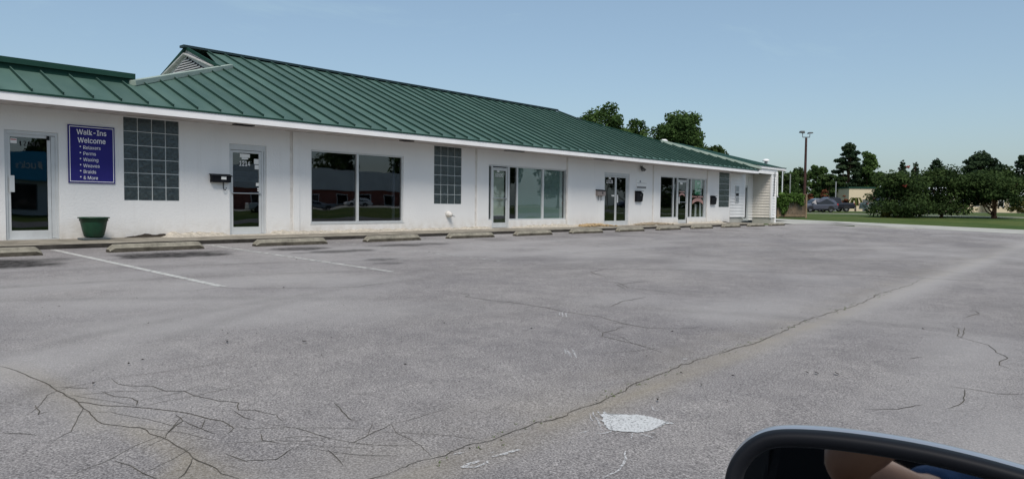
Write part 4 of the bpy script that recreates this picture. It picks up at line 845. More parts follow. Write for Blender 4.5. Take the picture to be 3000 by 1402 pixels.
for i, x in enumerate(WX):
    Y = -2.28 + .45 * (x - 5) / 35; mb = stop_mesh(); me = mb.mesh('wheel_stop', [M['stop'], M['stop_lower']])
    r2 = random.Random(i)
    for v in me.vertices: v.co += Vector((r2.uniform(-.006, .006), r2.uniform(-.004, .004), r2.uniform(-.004, .004) if v.co.z > .01 else 0))
    o = link('wheel_stop', me, None, .01); o.location = (x + .915, Y, lot_z(Y) - .002); o.rotation_euler = (-LOT_S * -1, 0, R(r2.uniform(-1.2, 1.2)))
    tag(o, WL_[i], 'wheel stop', 'concrete wheel stops along the bays')
    if i == 1:
        for sx in (.35, .47): MB().lathe([(0, 0), (.02, 0), (.02, .003), (0, .003)], 10, (sx, 0, .1465)).build('pin_hole', M['soil'], o)

# ------------------------------------------------------------------ vegetation
def leaf_cloud(blobs, n, size, up=.35, seed=0, flat=1.0):
    """blobs: (cx,cy,cz, rx,ry,rz, weight). leaf-sized quads spread through the volume, denser near each blob's surface"""
    r = np.random.default_rng(seed); B = np.array(blobs, float); p = B[:, 6] / B[:, 6].sum(); idx = r.choice(len(B), n, p=p)
    d = r.normal(size=(n, 3)); d /= np.linalg.norm(d, axis=1)[:, None]; rad = r.random(n) ** .42
    C = B[idx, :3] + d * rad[:, None] * B[idx, 3:6]
    nrm = d * .6 + r.normal(size=(n, 3)) * .7 + np.array([0, 0, up]); nrm /= np.linalg.norm(nrm, axis=1)[:, None]
    a = np.cross(nrm, r.normal(size=(n, 3))); a /= np.linalg.norm(a, axis=1)[:, None]; b = np.cross(nrm, a)
    s = size * r.uniform(.55, 1.25, n)[:, None]; b = b * .62
    V = np.stack([C - a * s, C + b * s * .9, C + a * s, C - b * s * .9], 1)
    tint_b = r.random(len(B)); tint = np.clip(.75 * tint_b[idx] + .25 * r.random(n), 0, 1)
    return V, tint
def leaves_object(name, V, tint, mt, parent):
    n = len(V); me = bpy.data.meshes.new(name); me.vertices.add(4 * n); me.vertices.foreach_set('co', V.reshape(-1).astype('f')); me.loops.add(4 * n); me.loops.foreach_set('vertex_index', np.arange(4 * n)); me.polygons.add(n)
    me.polygons.foreach_set('loop_start', np.arange(0, 4 * n, 4)); me.polygons.foreach_set('loop_total', np.full(n, 4)); me.update()
    at = me.attributes.new('tint', 'FLOAT', 'FACE'); at.data.foreach_set('value', tint.astype('f')); me.materials.append(mt)
    return link(name, me, parent)
def crown_blobs(style, w_, h0, h1, seed, n=26):
    r = random.Random(seed); B = []
    if style == 'pine':
        for k in range(n):
            t = (k + .5) / n; z = h0 + (h1 - h0) * t; rr = w_ / 2 * (.45 + .55 * math.sin(math.pi * min(1, .25 + t * .8))) * (1 if t < .75 else (1 - t) * 3.2 + .2); a = k * 2.4 + r.uniform(-.4, .4); q = r.uniform(.35, .85) * rr
            s = r.uniform(.11, .20) * w_ ; B.append((math.cos(a) * q, math.sin(a) * q, z, s * 1.15, s * 1.15, s * .36, s ** 2))
        B.append((0, 0, h1 - .1 * w_, w_ * .18, w_ * .18, w_ * .2, (w_ * .18) ** 2))
    elif style == 'spire':
        for k in range(n):
            t = (k + .5) / n; z = h0 + (h1 - h0) * t; rr = w_ / 2 * (1 - t) ** .7 + .08 * w_; a = k * 2.4; s = rr * r.uniform(.4, .6); B.append((math.cos(a) * rr * .55, math.sin(a) * rr * .55, z, s, s, s * .8, s ** 2))
    elif style == 'bush':
        for k in range(n):
            a = r.uniform(0, 6.283); u = r.random() ** .5; z = h0 + (h1 - h0) * r.uniform(.08, .9); env = math.sqrt(max(0.02, 1 - ((z - h0) / (h1 - h0) * 1.0) ** 2.4)) ; q = u * w_ / 2 * .85 * env; s = w_ * r.uniform(.10, .19)
            B.append((math.cos(a) * q, math.sin(a) * q, z, s * 1.25, s * 1.25, s * .6, s ** 2))
    else:
        cz = (h0 + h1) / 2; hz = (h1 - h0) / 2
        for k in range(n):
            v = Vector((r.gauss(0, 1), r.gauss(0, 1), r.gauss(0, 1))).normalized(); f = r.uniform(.45, .86); s = w_ * r.uniform(.10, .2)
            B.append((v.x * w_ / 2 * f, v.y * w_ / 2 * f, cz + v.z * hz * f, s, s, s * (.5 if style == 'layered' else .75), s ** 2))
        if style != 'airy': B.append((0, 0, cz, w_ * .26, w_ * .26, hz * .55, (w_ * .3) ** 2))
    return B
def tree(name, label, x, y, w_, h0, h1, style, n, leaf, mt, seed, trunk=.12, group=None, bark='bark', nb=26, cat='tree', z=None, extra=None, lean=0):
    gz = ground_z(x, y) if z is None else z; o = empty(name, (x, y, gz), 0, label, cat, group); r = random.Random(seed)
    B = crown_blobs(style, w_, h0, h1, seed, nb); mb = MB()
    top = h0 + (h1 - h0) * (.9 if style in ('pine', 'spire') else .5)
    pts = [(lean * t + (r.uniform(-.05, .05) * w_ * .3 if t else 0), r.uniform(-.04, .04) * w_ * .3 if t else 0, top * t - .1 * (1 - t)) for t in (0, .12, .35, .65, 1)]
    mb.tube(pts, [trunk * 1.5, trunk * 1.05, trunk * .9, trunk * .65, trunk * .25], 9)
    for b in r.sample(B, min(len(B), 11)):
        t = r.uniform(.35, .8); k = min(4, max(1, int(t * 4.4))); p = Vector(pts[k]); q = Vector(b[:3]); 
        if q.z < p.z and style not in ('pine', 'bush'): p = Vector(pts[2])
        mid = (p + q) / 2 + Vector((0, 0, -.06 * w_)); mb.tube([p, mid, q], [trunk * .42, trunk * .28, trunk * .1], 6)
    mb.build('trunk', M[bark], o, smooth=True)
    V, t = leaf_cloud(B, n, leaf, seed=seed, up=.5 if style in ('layered', 'bush') else .3); leaves_object('crown', V, t, M[mt], o)
    if extra:
        for nm, pos, rad, cnt, mm in extra:
            V, t = leaf_cloud([(*pos, rad, rad, rad * .8, 1)], cnt, leaf * .8, seed=seed + 9); leaves_object(nm, V, t, M[mm], o)
    return o
def at_px(px, t): 
    p = at_depth(px, 612, t); return p.x, p.y
K = lambda t: t / F_PX          # metres per photo pixel at depth t
def ptree(name, label, px, t, top_y_, wpx, base_frac, style, n, leaf, mt, seed, **kw):
    x, y = at_px(px, t); gz = ground_z(x, y); hz = 601.98 + (px - 1500) * .0099; ztop = CAM.z + (hz - top_y_) * K(t); h1 = ztop - gz
    return tree(name, label, x, y, wpx * K(t), h1 * base_frac, h1, style, n, leaf, mt, seed, **kw)
GB = 'trees rising behind the shop roof'
ptree('broadleaf_tree', 'airy tree behind the roof, first to the right of the ridge end', 1764, 62, 302, 160, .45, 'airy', 8000, .15, 'leaf', 41, trunk=.16, group=GB, nb=46)
ptree('broadleaf_tree', 'thin small tree behind the roof between two taller trees', 1858, 62, 338, 150, .45, 'airy', 6500, .15, 'leaf', 42, trunk=.12, group=GB, nb=36)
ptree('broadleaf_tree', 'dense rounded dark green tree standing tallest behind the shop roof', 1990, 62, 308, 170, .38, 'round', 13000, .16, 'leaf', 43, trunk=.2, group=GB, nb=60)
ptree('broadleaf_tree', 'low dark treetop showing just above the roof near the annex', 2086, 78, 416, 110, .40, 'round', 4200, .2, 'leaf_dark', 44, trunk=.14, group=GB)
ptree('broadleaf_tree', 'low lacy treetop filling the gap beside the tall dense roof tree', 1925, 70, 378, 150, .40, 'airy', 6000, .17, 'leaf', 45, trunk=.12, group=GB)
# three spreading trees on the lawn
GL = 'spreading trees on the lawn'
ptree('lawn_tree', 'low bushy spreading tree on the lawn beside the parked vehicles', 2628, 68, 505, 190, .04, 'bush', 9500, .14, 'leaf_dark', 51, trunk=.10, group=GL, nb=60, extra=[('blossom', (-1.4, -.9, 2.9), .16, 40, 'leaf_blossom')])
ptree('lawn_tree', 'middle dark spreading tree on the lawn with foliage nearly to the grass', 2757, 69, 488, 180, .04, 'bush', 9500, .14, 'leaf_dark', 52, trunk=.13, group=GL, nb=64)
ptree('lawn_tree', 'wide crowned tree with a visible reddish trunk at the right of the lawn', 2915, 68, 486, 225, .16, 'layered', 11500, .14, 'leaf_dark', 53, trunk=.20, group=GL, bark='bark_red', nb=70)
x, y = at_px(2595, 67.5); tree('shrub', 'small olive yellow shrub at the foot of the bushy lawn tree', x, y, 1.0, .05, .75, 'bush', 500, .09, 'leaf_yellow', 54, trunk=.02, cat='shrub')
# trees far behind
GF = 'far trees beyond the road'
FT = [('pine_tree', 'tall layered pine standing clear against the sky beyond the cars', 2482, 150, 427, 92, .30, 'pine', 7000, .30, 'leaf_pine', 61, .35),
 ('broadleaf_tree', 'tall leafy tree leaning on the layered pine beyond the cars', 2536, 152, 430, 84, .12, 'round', 7000, .30, 'leaf', 62, .3),
 ('broadleaf_tree', 'medium green tree right of the rusty lamp pole', 2396, 146, 468, 68, .2, 'round', 4200, .30, 'leaf', 63, .25),
 ('broadleaf_tree', 'dark tree behind the rusty lamp pole', 2335, 140, 488, 75, .1, 'round', 3800, .30, 'leaf_dark', 64, .25),
 ('broadleaf_tree', 'dark tree low behind the annex corner', 2285, 140, 494, 80, .08, 'round', 3800, .3, 'leaf_dark', 65, .2),
 ('broadleaf_tree', 'dark rounded tree above the grey parked car', 2425, 138, 505, 75, .05, 'bush', 4200, .3, 'leaf_dark', 66, .2),
 ('broadleaf_tree', 'low dark tree filling the gap under the layered pine', 2455, 140, 512, 62, .05, 'bush', 3400, .3, 'leaf_dark', 67, .2),
 ('broadleaf_tree', 'dark shady tree behind the cream flat roofed building', 2520, 160, 520, 95, .05, 'bush', 4200, .34, 'leaf_dark', 68, .2),
 ('pine_tree', 'dark pointed tree with a red blossom above the bushy lawn tree', 2640, 150, 470, 48, .15, 'spire', 3600, .28, 'leaf_pine', 69, .2),
 ('pine_tree', 'dark pointed tree next to the blossoming pointed tree', 2678, 152, 476, 46, .12, 'spire', 3200, .28, 'leaf_pine', 70, .2),
 ('pine_tree', 'thin half bare pine between the lawn trees', 2738, 145, 470, 60, .45, 'pine', 1500, .26, 'leaf_pine', 71, .22),
 ('broadleaf_tree', 'light green tree crown behind the middle lawn tree', 2775, 140, 478, 80, .15, 'round', 4600, .28, 'leaf', 72, .2),
 ('pine_tree', 'broad domed pine rising above the right lawn tree', 2868, 150, 454, 135, .35, 'pine', 8500, .32, 'leaf_pine', 73, .4),
 ('pine_tree', 'sparse pine at the right edge of the photo', 2992, 150, 458, 70, .45, 'pine', 2600, .3, 'leaf_pine', 74, .3),
 ('broadleaf_tree', 'dark tree behind the right lawn tree crown', 2950, 150, 482, 110, .1, 'round', 5200, .32, 'leaf_dark', 75, .25),
 ('broadleaf_tree', 'far dark tree low between cars and bushy lawn tree', 2585, 175, 555, 80, .05, 'bush', 2600, .36, 'leaf_dark', 76, .2),
 ('broadleaf_tree', 'far dark tree seen between bushy and middle lawn trees', 2700, 170, 510, 90, .05, 'bush', 3400, .36, 'leaf_dark', 77, .2)]
for nm, lb, px, t, ty, wp, bf, st, n_, lf, mt, sd_, tr in FT:
    ptree(nm, lb, px, t, ty, wp, bf, st, n_, lf, mt, sd_, trunk=tr, group=GF, nb=34, extra=[('blossom', (-.6, -1.2, 9.0), .35, 22, 'leaf_blossom')] if sd_ == 69 else None)
# wood on the horizon and round the back
mb_ = []
r = np.random.default_rng(90)
for k in range(150):
    X_ = 150 + r.uniform(30, 80); Y_ = -95 + 220 * k / 150; hi_ = 8.5 if 36 < Y_ < 90 else 4.2; mb_.append((X_, Y_, r.uniform(1, hi_), r.uniform(3.5, 6), r.uniform(3.5, 6), r.uniform(2, 4), 1))
V, t = leaf_cloud(mb_, 20000, .75, seed=91); tag(leaves_object('far_woods', V, t, M['leaf_dark'], None), 'far dark belt of woodland along the horizon beyond the road', 'woods', kind='stuff')
# rusty and orange shrubs beyond the fence, small palm
for lb, px, t, ty, wp, mt, sd_ in (('rust red shrub right behind the wooden fence post', 2374, 118, 566, 26, 'leaf_rust', 81), ('orange tinged small tree above the grey car', 2415, 128, 553, 26, 'leaf_rust', 82), ('brownish shrub before the cream building wall', 2472, 125, 568, 30, 'leaf_rust', 83)):
    ptree('shrub', lb, px, t, ty, wp, .1, 'bush', 900, .2, mt, sd_, trunk=.08, cat='shrub', group='shrubs beyond the road')
x, y = at_px(2506, 122); PA = empty('palm_shrub', (x, y, ground_z(x, y)), 0, 'small drooping palm in front of the cream building', 'palm'); MB().tube([(0, 0, -.1), (0, 0, 1.6)], [.16, .12], 8).build('trunk', M['bark'], PA)
for k in range(9):
    a = k * .698; P_ = [(math.cos(a) * q * 1.2, math.sin(a) * q * 1.2, 1.6 + .9 * math.sin(q * 2.6) - .6 * q * q) for q in (0, .3, .6, .9, 1.15)]; mbp = MB()
    for p, q in zip(P_, P_[1:]):
        p = Vector(p); q = Vector(q); s = Vector((-math.sin(a), math.cos(a), -.25)) * .16; mbp.quad(p, q, q + s, p + s); s2 = Vector((math.sin(a), -math.cos(a), -.25)) * .16; mbp.quad(p, q, q + s2, p + s2)
    mbp.build('frond', M['leaf_yellow'], PA, recalc=False)

# ------------------------------------------------------------------ fence with vine, posts, lamp pole
fa = at_depth(2243, 612, 63.2); fb = at_depth(2362, 612, 63.0); FEN = empty('wooden_fence', (0, 0, 0), 0, 'weathered grey brown board fence panel half covered by a vine', 'fence')
d = (fb - fa); d.z = 0; Lf = d.length; d.normalize(); nrm = Vector((d.y, -d.x, 0)); gz = ground_z(fb.x, fb.y) ; zb0, zt0 = .02, 1.97
Pf = lambda s, z, o_=0: Vector((fa.x, fa.y, 0)) + d * s + nrm * o_ + Vector((0, 0, z))
bw = .145; k = 0
while k * bw < Lf - .1: MB().prism([Pf(k * bw, zb0), Pf(k * bw + bw - .012, zb0), Pf(k * bw + bw - .012, zt0 - .08), Pf(k * bw, zt0 - .08)], nrm * .02).build('board', M['fence'], FEN); k += 1
for z in (.16, 1.72): MB().prism([Pf(0, z - .06, .022), Pf(Lf, z - .06, .022), Pf(Lf, z + .06, .022), Pf(0, z + .06, .022)], nrm * .04).build('rail', M['fence_frame'], FEN)
for s in (.95, Lf - .1): MB().prism([Pf(s, -.3, .025), Pf(s + .13, -.3, .025), Pf(s + .13, zt0, .025), Pf(s, zt0, .025)], nrm * .11).build('post', M['fence_frame'], FEN)
MB().prism([Pf(0, zt0 + .003, -.04), Pf(Lf + .05, zt0 + .003, -.04), Pf(Lf + .05, zt0 + .045, -.04), Pf(0, zt0 + .045, -.04)], nrm * .19).build('cap_rail', M['fence_frame'], FEN)
r = random.Random(12); B = []
for k in range(70):
    s = r.uniform(.1, Lf - .45); z = 1.95 - abs(r.gauss(0, .55)) * (1.1 - .5 * s / Lf); z = max(.55, z); B.append((*Pf(s, z, .15), .32, .28, .22, 1))
for k in range(8): B.append((*Pf(Lf * .45 + r.uniform(-.2, .2), r.uniform(.35, .9), .12), .2, .15, .2, .5))
V, t = leaf_cloud(B, 6000, .11, seed=14, up=.2); VN = empty('climbing_vine', (fa.x, fa.y, gz), 0, 'bright green vine tumbling over the wooden fence', 'vine'); lo = leaves_object('foliage', V - np.array([fa.x, fa.y, gz]), t, M['leaf_vine'], VN)
MB().tube([Pf(Lf * .45, 0, .14) - Vector((fa.x, fa.y, gz)), Pf(Lf * .5, 1.0, .16) - Vector((fa.x, fa.y, gz)), Pf(Lf * .4, 1.9, .16) - Vector((fa.x, fa.y, gz))], [.04, .03, .02], 6).build('stem', M['bark'], VN)
def post(px, t, top_px, wd_, mt, label, name='utility_post', cat='post'):
    x, y = at_px(px, t); gz = ground_z(x, y); hz = 601.98 + (px - 1500) * .0099; z1 = CAM.z + (hz - top_px) * K(t); o = empty(name, (x, y, gz), 0, label, cat); MB().tube([(0, 0, -.1), (0, 0, z1 - gz)], wd_, 10).build('shaft', M[mt], o); MB().lathe([(0, 0), (wd_ * 1.25, 0), (wd_ * 1.25, .05), (0, .07)], 12, (0, 0, z1 - gz)).build('cap', M[mt], o); return o
post(2290, 74, 500, .06, 'whitemetal', 'thin white post beside the annex, behind the vine'); post(2313, 70, 512, .05, 'grey_metal', 'slim grey post left of the vine wrapped post'); o = post(2327, 70, 506, .07, 'bark', 'post wrapped in vine behind the fence')
V, t = leaf_cloud([(0, 0, 1.6 + .3 * k, .38, .38, .3, 1) for k in range(9)], 900, .11, seed=17); leaves_object('vine', V, t, M['leaf'], o)
post(2447, 120, 533, .09, 'grey_metal', 'tall thin grey pole standing behind the black pickup')
x, y = at_px(2356, 76); gz = ground_z(x, y); LP = empty('lamp_pole', (x, y, gz), 0, 'tall rusty lamp pole with twin flood heads behind the fence', 'lamp post'); zt = CAM.z + (610.5 - 405) * K(76) - gz
MB().tube([(0, 0, -.1), (0, 0, zt)], [.16, .11], 12).build('pole', M['rust'], LP); ay = CR.normalized() * .36
MB().bar(-ay + Vector((0, 0, zt + .06)), ay + Vector((0, 0, zt + .06)), .07, .07).build('cross_arm', M['black'], LP)
for s, dz in ((-1.15, .55), (1.1, .42)):
    c = ay * s; h_ = MB(); h_.bar(c * .9 + Vector((0, 0, zt + .08)), c * .95 + Vector((0, 0, zt + dz - .05)), .05, .05); f_ = CD.copy(); f_.z = 0; f_.normalize(); c2 = c * 1.05 + Vector((0, 0, zt + dz)); sidev = CR.copy(); sidev.z = 0
    h_.prism([c2 - sidev * .24 - f_ * .2 + Vector((0, 0, -.02)), c2 + sidev * .24 - f_ * .2 + Vector((0, 0, -.02 + .06 * (1 if s > 0 else -1))), c2 + sidev * .18 - f_ * .2 + Vector((0, 0, .15)), c2 - sidev * .18 - f_ * .2 + Vector((0, 0, .15))], f_ * .45); h_.build('flood_head', M['alu_dark'], LP)

# ------------------------------------------------------------------ far buildings
def far_building(name, label, pxa, pxb, t, dz, h, wall, roofm, roof='flat', group=None):
    a = at_depth(pxa, 612, t); b = at_depth(pxb, 612, t); d = b - a; d.z = 0; Lw = d.length; d.normalize(); n_ = Vector((-d.y, d.x, 0)); gz = ground_z(a.x, a.y); o = empty(name, (a.x, a.y, gz), math.atan2(d.y, d.x), label, 'building', group)
    MB().box(0, Lw, 0, 9, -.3, h).build('wall', M[wall], o)
    if roof == 'flat': MB().box(-.15, Lw + .15, -.15, 9.1, h + .003, h + .25).build('roof', M[roofm], o)
    else: mb = MB(); mb._add([(-.5, -.5, h), (Lw + .5, -.5, h), (Lw + .5, 9.5, h), (-.5, 9.5, h), (1.0, 4.5, h + 1.7), (Lw - 1.0, 4.5, h + 1.7)], [(0, 1, 5, 4), (2, 3, 4, 5), (1, 2, 5), (3, 0, 4)]); mb.build('roof', M[roofm], o); MB().box(-.5, Lw + .5, -.52, -.45, h - .2, h - .002).build('fascia', M['white'], o)
    return o, Lw
o, Lw = far_building('cream_building', 'cream flat roofed building standing beyond the parked vehicles', 2486, 2560, 132, 0, 4.1, 'cream', 'roof_dark'); MB().box(Lw - 1.0, Lw + 2.4, -1.2, -.1, 2.1, 2.7).build('awning', M['rust'], o); box('door', Lw * .55, Lw * .55 + 1, -.04, 0, 0, 2.1, M['alu_dark'], o)
o, Lw = far_building('white_house', 'low pale house seen through the gap between the lawn trees', 2745, 2880, 128, 0, 2.7, 'cream', 'whitemetal', 'hip')
for s in (.12, .36, .62, .85): f = box('window', Lw * s - .5, Lw * s + .5, -.03, .0, 1.0, 2.1, M['white'], o); box('pane', Lw * s - .42, Lw * s + .42, -.045, -.031, 1.08, 2.02, M['carglass'], f)
box('door', Lw * .5 - .45, Lw * .5 + .45, -.04, .0, 0, 2.1, M['alu_dark'], o)
o, Lw = far_building('white_house', 'pale building behind the right lawn tree', 2900, 3060, 126, 0, 2.9, 'cream', 'whitemetal', 'hip')
for s in (.2, .4, .6, .8): f = box('window', Lw * s - .5, Lw * s + .5, -.03, .0, 1.0, 2.1, M['white'], o); box('pane', Lw * s - .42, Lw * s + .42, -.045, -.031, 1.08, 2.02, M['carglass'], f)
ptree('shrub', 'large brownish green shrub at the right edge before the pale building', 2985, 108, 590, 62, .05, 'bush', 2200, .14, 'leaf_yellow', 88, trunk=.06, cat='shrub', group='shrubs beyond the road')

# ------------------------------------------------------------------ vehicles
def vehicle(name, label, loc, rz, kind, pm, group=None):
    o = empty(name, loc, rz, label, 'car' if kind != 'pickup' else 'pickup truck', group)
    if kind == 'suv': Lh, hw, st = 2.3, .92, [(-2.3, .45, .78, .82, .80), (-2.22, .32, .98, 1.08, .80), (-2.05, .3, 1.02, 1.42, .66), (-1.75, .3, 1.03, 1.62, .66), (-.9, .28, 1.0, 1.70, .68), (0, .28, .97, 1.69, .69), (.55, .28, .96, 1.58, .68), (1.1, .28, .95, 1.12, .72), (1.3, .28, .93, .99, .8), (1.9, .28, .82, .90, .82), (2.2, .32, .70, .80, .78), (2.32, .42, .60, .66, .70)]; wx, wr = (-1.33, 1.36), .36
    elif kind == 'sedan': Lh, hw, st = 2.3, .89, [(-2.3, .42, .72, .78, .8), (-2.2, .3, .88, .98, .8), (-1.6, .27, .92, 1.06, .74), (-1.2, .26, .92, 1.32, .64), (-.5, .25, .9, 1.44, .64), (.2, .25, .88, 1.43, .65), (.6, .25, .88, 1.30, .66), (1.15, .26, .86, .98, .74), (1.9, .27, .74, .82, .8), (2.2, .3, .64, .72, .76), (2.3, .4, .55, .6, .7)]; wx, wr = (-1.35, 1.4), .33
    else: Lh, hw, st = 2.9, .98, [(-2.9, .55, 1.0, 1.02, .93), (-2.85, .45, 1.15, 1.17, .93), (-1.2, .42, 1.16, 1.18, .93), (-1.12, .42, 1.16, 1.22, .80), (-1.0, .4, 1.15, 1.78, .74), (-.6, .4, 1.14, 1.88, .74), (.5, .4, 1.13, 1.88, .75), (.85, .4, 1.12, 1.74, .75), (1.35, .4, 1.12, 1.24, .82), (1.5, .4, 1.10, 1.16, .88), (2.6, .42, 1.02, 1.08, .9), (2.85, .5, .85, .95, .86), (2.92, .6, .7, .75, .8)]; wx, wr = (-1.75, 1.85), .41
    V = []; Fc = []; n_ = 10
    for x, zb, zm, zt_, tw in st:
        hwl = hw * (1 - .06 * (abs(x) / Lh) ** 4)
        half = [(hwl * .90, zb), (hwl, zb + .18 * (zm - zb)), (hwl, zm * .75 + zb * .25), (hwl * .97, zm), (hwl * tw / 1.0 if zt_ - zm > .15 else hwl * .93, zt_)]
        V += [(x, -a, b) for a, b in half] + [(x, a, b) for a, b in half[::-1]]
    for i in range(len(st) - 1):
        for j in range(n_): Fc.append((i * n_ + j, i * n_ + (j + 1) % n_, (i + 1) * n_ + (j + 1) % n_, (i + 1) * n_ + j))
    Fc += [tuple(range(n_)), tuple((len(st) - 1) * n_ + j for j in range(n_ - 1, -1, -1))]
    MB()._add(V, Fc).build('body', M[pm], o, smooth=False, bevel=.03)
    # side glass follows the cabin between belt and roof
    cab = [s for s in st if s[3] - s[2] > .25]
    for sd2 in (-1, 1):
        low = [Vector((s[0], sd2 * (hw * .985), s[2] + .03)) for s in cab]; up = [Vector((s[0], sd2 * (hw * (s[4] + .07 * (1.0 - .82)) + .012), s[3] - .08)) for s in cab]
        x0c, x1c = cab[0][0], cab[-1][0]
        if kind == 'suv': low[0].x += .25; up[0].x += .3
        mb = MB(); ring = low + up[::-1]; mb.prism(ring, (0, sd2 * .006, 0)); mb.build('side_window', M['carglass'], o)
    fi = max(i for i, s in enumerate(st) if s[3] - s[2] > .25); a, b = st[fi], st[fi + 1]
    MB().quad((a[0] + .03, -hw * a[4] * .93, a[3] - .03), (a[0] + .03, hw * a[4] * .93, a[3] - .03), (b[0] + .0, hw * .84, b[3] + .04), (b[0] + .0, -hw * .84, b[3] + .04)).build('windscreen', M['carglass'], o, recalc=False)
    ri = min(i for i, s in enumerate(st) if s[3] - s[2] > .25); a, b = st[ri], st[ri - 1]
    MB().quad((a[0] - .03, -hw * a[4] * .9, a[3] - .02), (a[0] - .03, hw * a[4] * .9, a[3] - .02), (b[0] - .01, hw * .8, b[3] + .03), (b[0] - .01, -hw * .8, b[3] + .03)).build('rear_window', M['carglass'], o, recalc=False)
    for x in wx:
        for sd2 in (-1, 1):
            yo = sd2 * (hw - .12); tr_ = MB(); prof = [(wr * .62, -.1), (wr * .95, -.11), (wr, -.07), (wr, .07), (wr * .95, .11), (wr * .62, .1)]; nseg = 20
            tr_._add([(x + r_ * math.cos(q * 2 * math.pi / nseg), yo + w2, wr + r_ * math.sin(q * 2 * math.pi / nseg)) for r_, w2 in prof for q in range(nseg)], [(i * nseg + q, i * nseg + (q + 1) % nseg, (i + 1) * nseg + (q + 1) % nseg, (i + 1) * nseg + q) for i in range(5) for q in range(nseg)])
            wh = tr_.build('wheel', M['tyre'], o); rm = MB(); yo2 = yo + sd2 * .075
            for q in range(5):
                a_ = q * 1.2566; rm.bar((x, yo2, wr), (x + math.cos(a_) * wr * .62, yo2, wr + math.sin(a_) * wr * .62), .05, .09, up=(0, 1, 0))
            rm._add([(x + r_ * math.cos(q * .314), yo2, wr + r_ * math.sin(q * .314)) for r_ in (wr * .56, wr * .66) for q in range(20)], [(q, (q + 1) % 20, 20 + (q + 1) % 20, 20 + q) for q in range(20)]); rm.build('rim', M['rim'], wh, recalc=False)
            ar = MB(); ar._add([(x + (wr + .07) * math.cos(q * math.pi / 12), sd2 * (hw + .004), wr + (wr + .05) * math.sin(q * math.pi / 12)) for q in range(13)], [tuple(range(13))]); ar.build('wheel_arch', M['black'], o, recalc=False)
    zb_ = st[1][2]
    for sd2 in (-1, 1):
        box('tail_light', -Lh - .01, -Lh + .16, sd2 * hw * .86 - .07, sd2 * hw * .86 + .07, zb_ - .16, zb_ + .1 if kind != 'pickup' else zb_ - .02, M['redlight'], o); box('head_light', Lh - .16, Lh - .02, sd2 * hw * .66 - .14, sd2 * hw * .66 + .14, st[-2][2] - .12, st[-2][2] + .0, M['headlamp'], o)
        box('wing_mirror', st[fi + 1][0] - .1, st[fi + 1][0] + .05, sd2 * (hw + .1) - .09, sd2 * (hw + .1) + .09, st[fi + 1][2] + .02, st[fi + 1][2] + .18, M[pm], o)
    box('rear_bumper', -Lh - .07, -Lh + .05, -hw * .9, hw * .9, .42, .58, M['chrome'] if kind == 'pickup' else M['blackp'], o); box('sill_trim', wx[0] + .45, wx[1] - .45, -hw - .004, hw + .004, st[4][1] - .02, st[4][1] + .08, M['blackp'], o)
    if kind == 'pickup': box('bed_floor', -2.8, -1.2, -.8, .8, 1.185, 1.19, M['black'], o)
    return o
def vplace(px, t): x, y = at_px(px, t); return (x, y, ground_z(x, y) + .015)
az = math.atan2(-CR.y, -CR.x)      # facing photo-left, side-on to the camera
vehicle('parked_car', 'grey crossover parked side-on just right of the fence', vplace(2393, 90), az + R(8), 'suv', 'p_grey', 'vehicles parked beyond the lawn')
vehicle('pickup_truck', 'black pickup truck parked behind the grey crossover', vplace(2431, 95), az + R(6), 'pickup', 'p_black', 'vehicles parked beyond the lawn')
vehicle('pickup_truck', 'grey green pickup half hidden by the bushy lawn tree', vplace(2597, 88), az + R(180 + 4), 'pickup', 'p_green', 'vehicles parked beyond the lawn')

# ------------------------------------------------------------------ across the street: seen only mirrored in the shop glass
G2 = 'street scene mirrored in the shop windows'
def vpos(X, Y): return (X, Y, ground_z(X, Y))
BB = empty('brick_store', vpos(60, -104), 0, 'red brick store with white fascia mirrored in the big dark window', 'building', G2)
MB().box(-2, 46, -14, 0, -.5, 3.6).build('wall', M['brick'], BB); MB().box(-3, 47, -14, .9, 3.6, 7.4).build('fascia', M['whitemetal'], BB)
for k in range(7):
    f = box('window', 2 + 6 * k, 5 + 6 * k, 0, .05, .5, 2.9, M['white'], BB); box('pane', 2.15 + 6 * k, 4.85 + 6 * k, .051, .07, .65, 2.75, M['carglass'], f)
BS = empty('blue_store', vpos(4, -56), 0, 'store with blue fascia and white lettering mirrored in door 1214A', 'building', G2)
MB().box(0, 30, -12, 0, -.5, 2.9).build('wall', M['whitemetal'], BS); MB().box(-.5, 30.5, -12, .8, 2.9, 5.4).build('fascia', M['bluefascia'], BS)
for k in range(5):
    f = box('window', 2 + 5.5 * k, 6 + 5.5 * k, 0, .05, .4, 2.6, M['alu_dark'], BS); box('pane', 2.1 + 5.5 * k, 5.9 + 5.5 * k, .051, .07, .5, 2.5, M['carglass'], f)
text_mesh('lettering', "Duck's", 1.15, M['num_white'], BS, (16.3, .85, 4.25), normal='+Y', bold=.01, xs=.72)
for lb, kind, pm, X, Y, a in (('white estate car mirrored in the big dark window', 'suv', 'p_white', 78, -86, 200), ('white saloon mirrored at the right of the big dark window', 'sedan', 'p_white', 92, -84, 170), ('silver saloon mirrored at the left of the big dark window', 'sedan', 'p_silver', 66, -80, 20), ('silver car mirrored in the 1212C shop window', 'suv', 'p_silver', 108, -62, 10), ('grey saloon mirrored in the 1212C shop window', 'sedan', 'p_grey', 122, -60, 190), ('white pickup mirrored in the glass of door 1214', 'pickup', 'p_white', 46, -60, 15)):
    vehicle('parked_car', lb, vpos(X, Y), R(a), kind, pm, G2)
strip('road', [(-80, -40), (220, -40)], [(-80, -47), (220, -47)], M['road'], .02, 30)
strip('parking_apron', [(40, -76), (150, -76)], [(40, -103), (150, -103)], M['conc_light'], .02, 20)
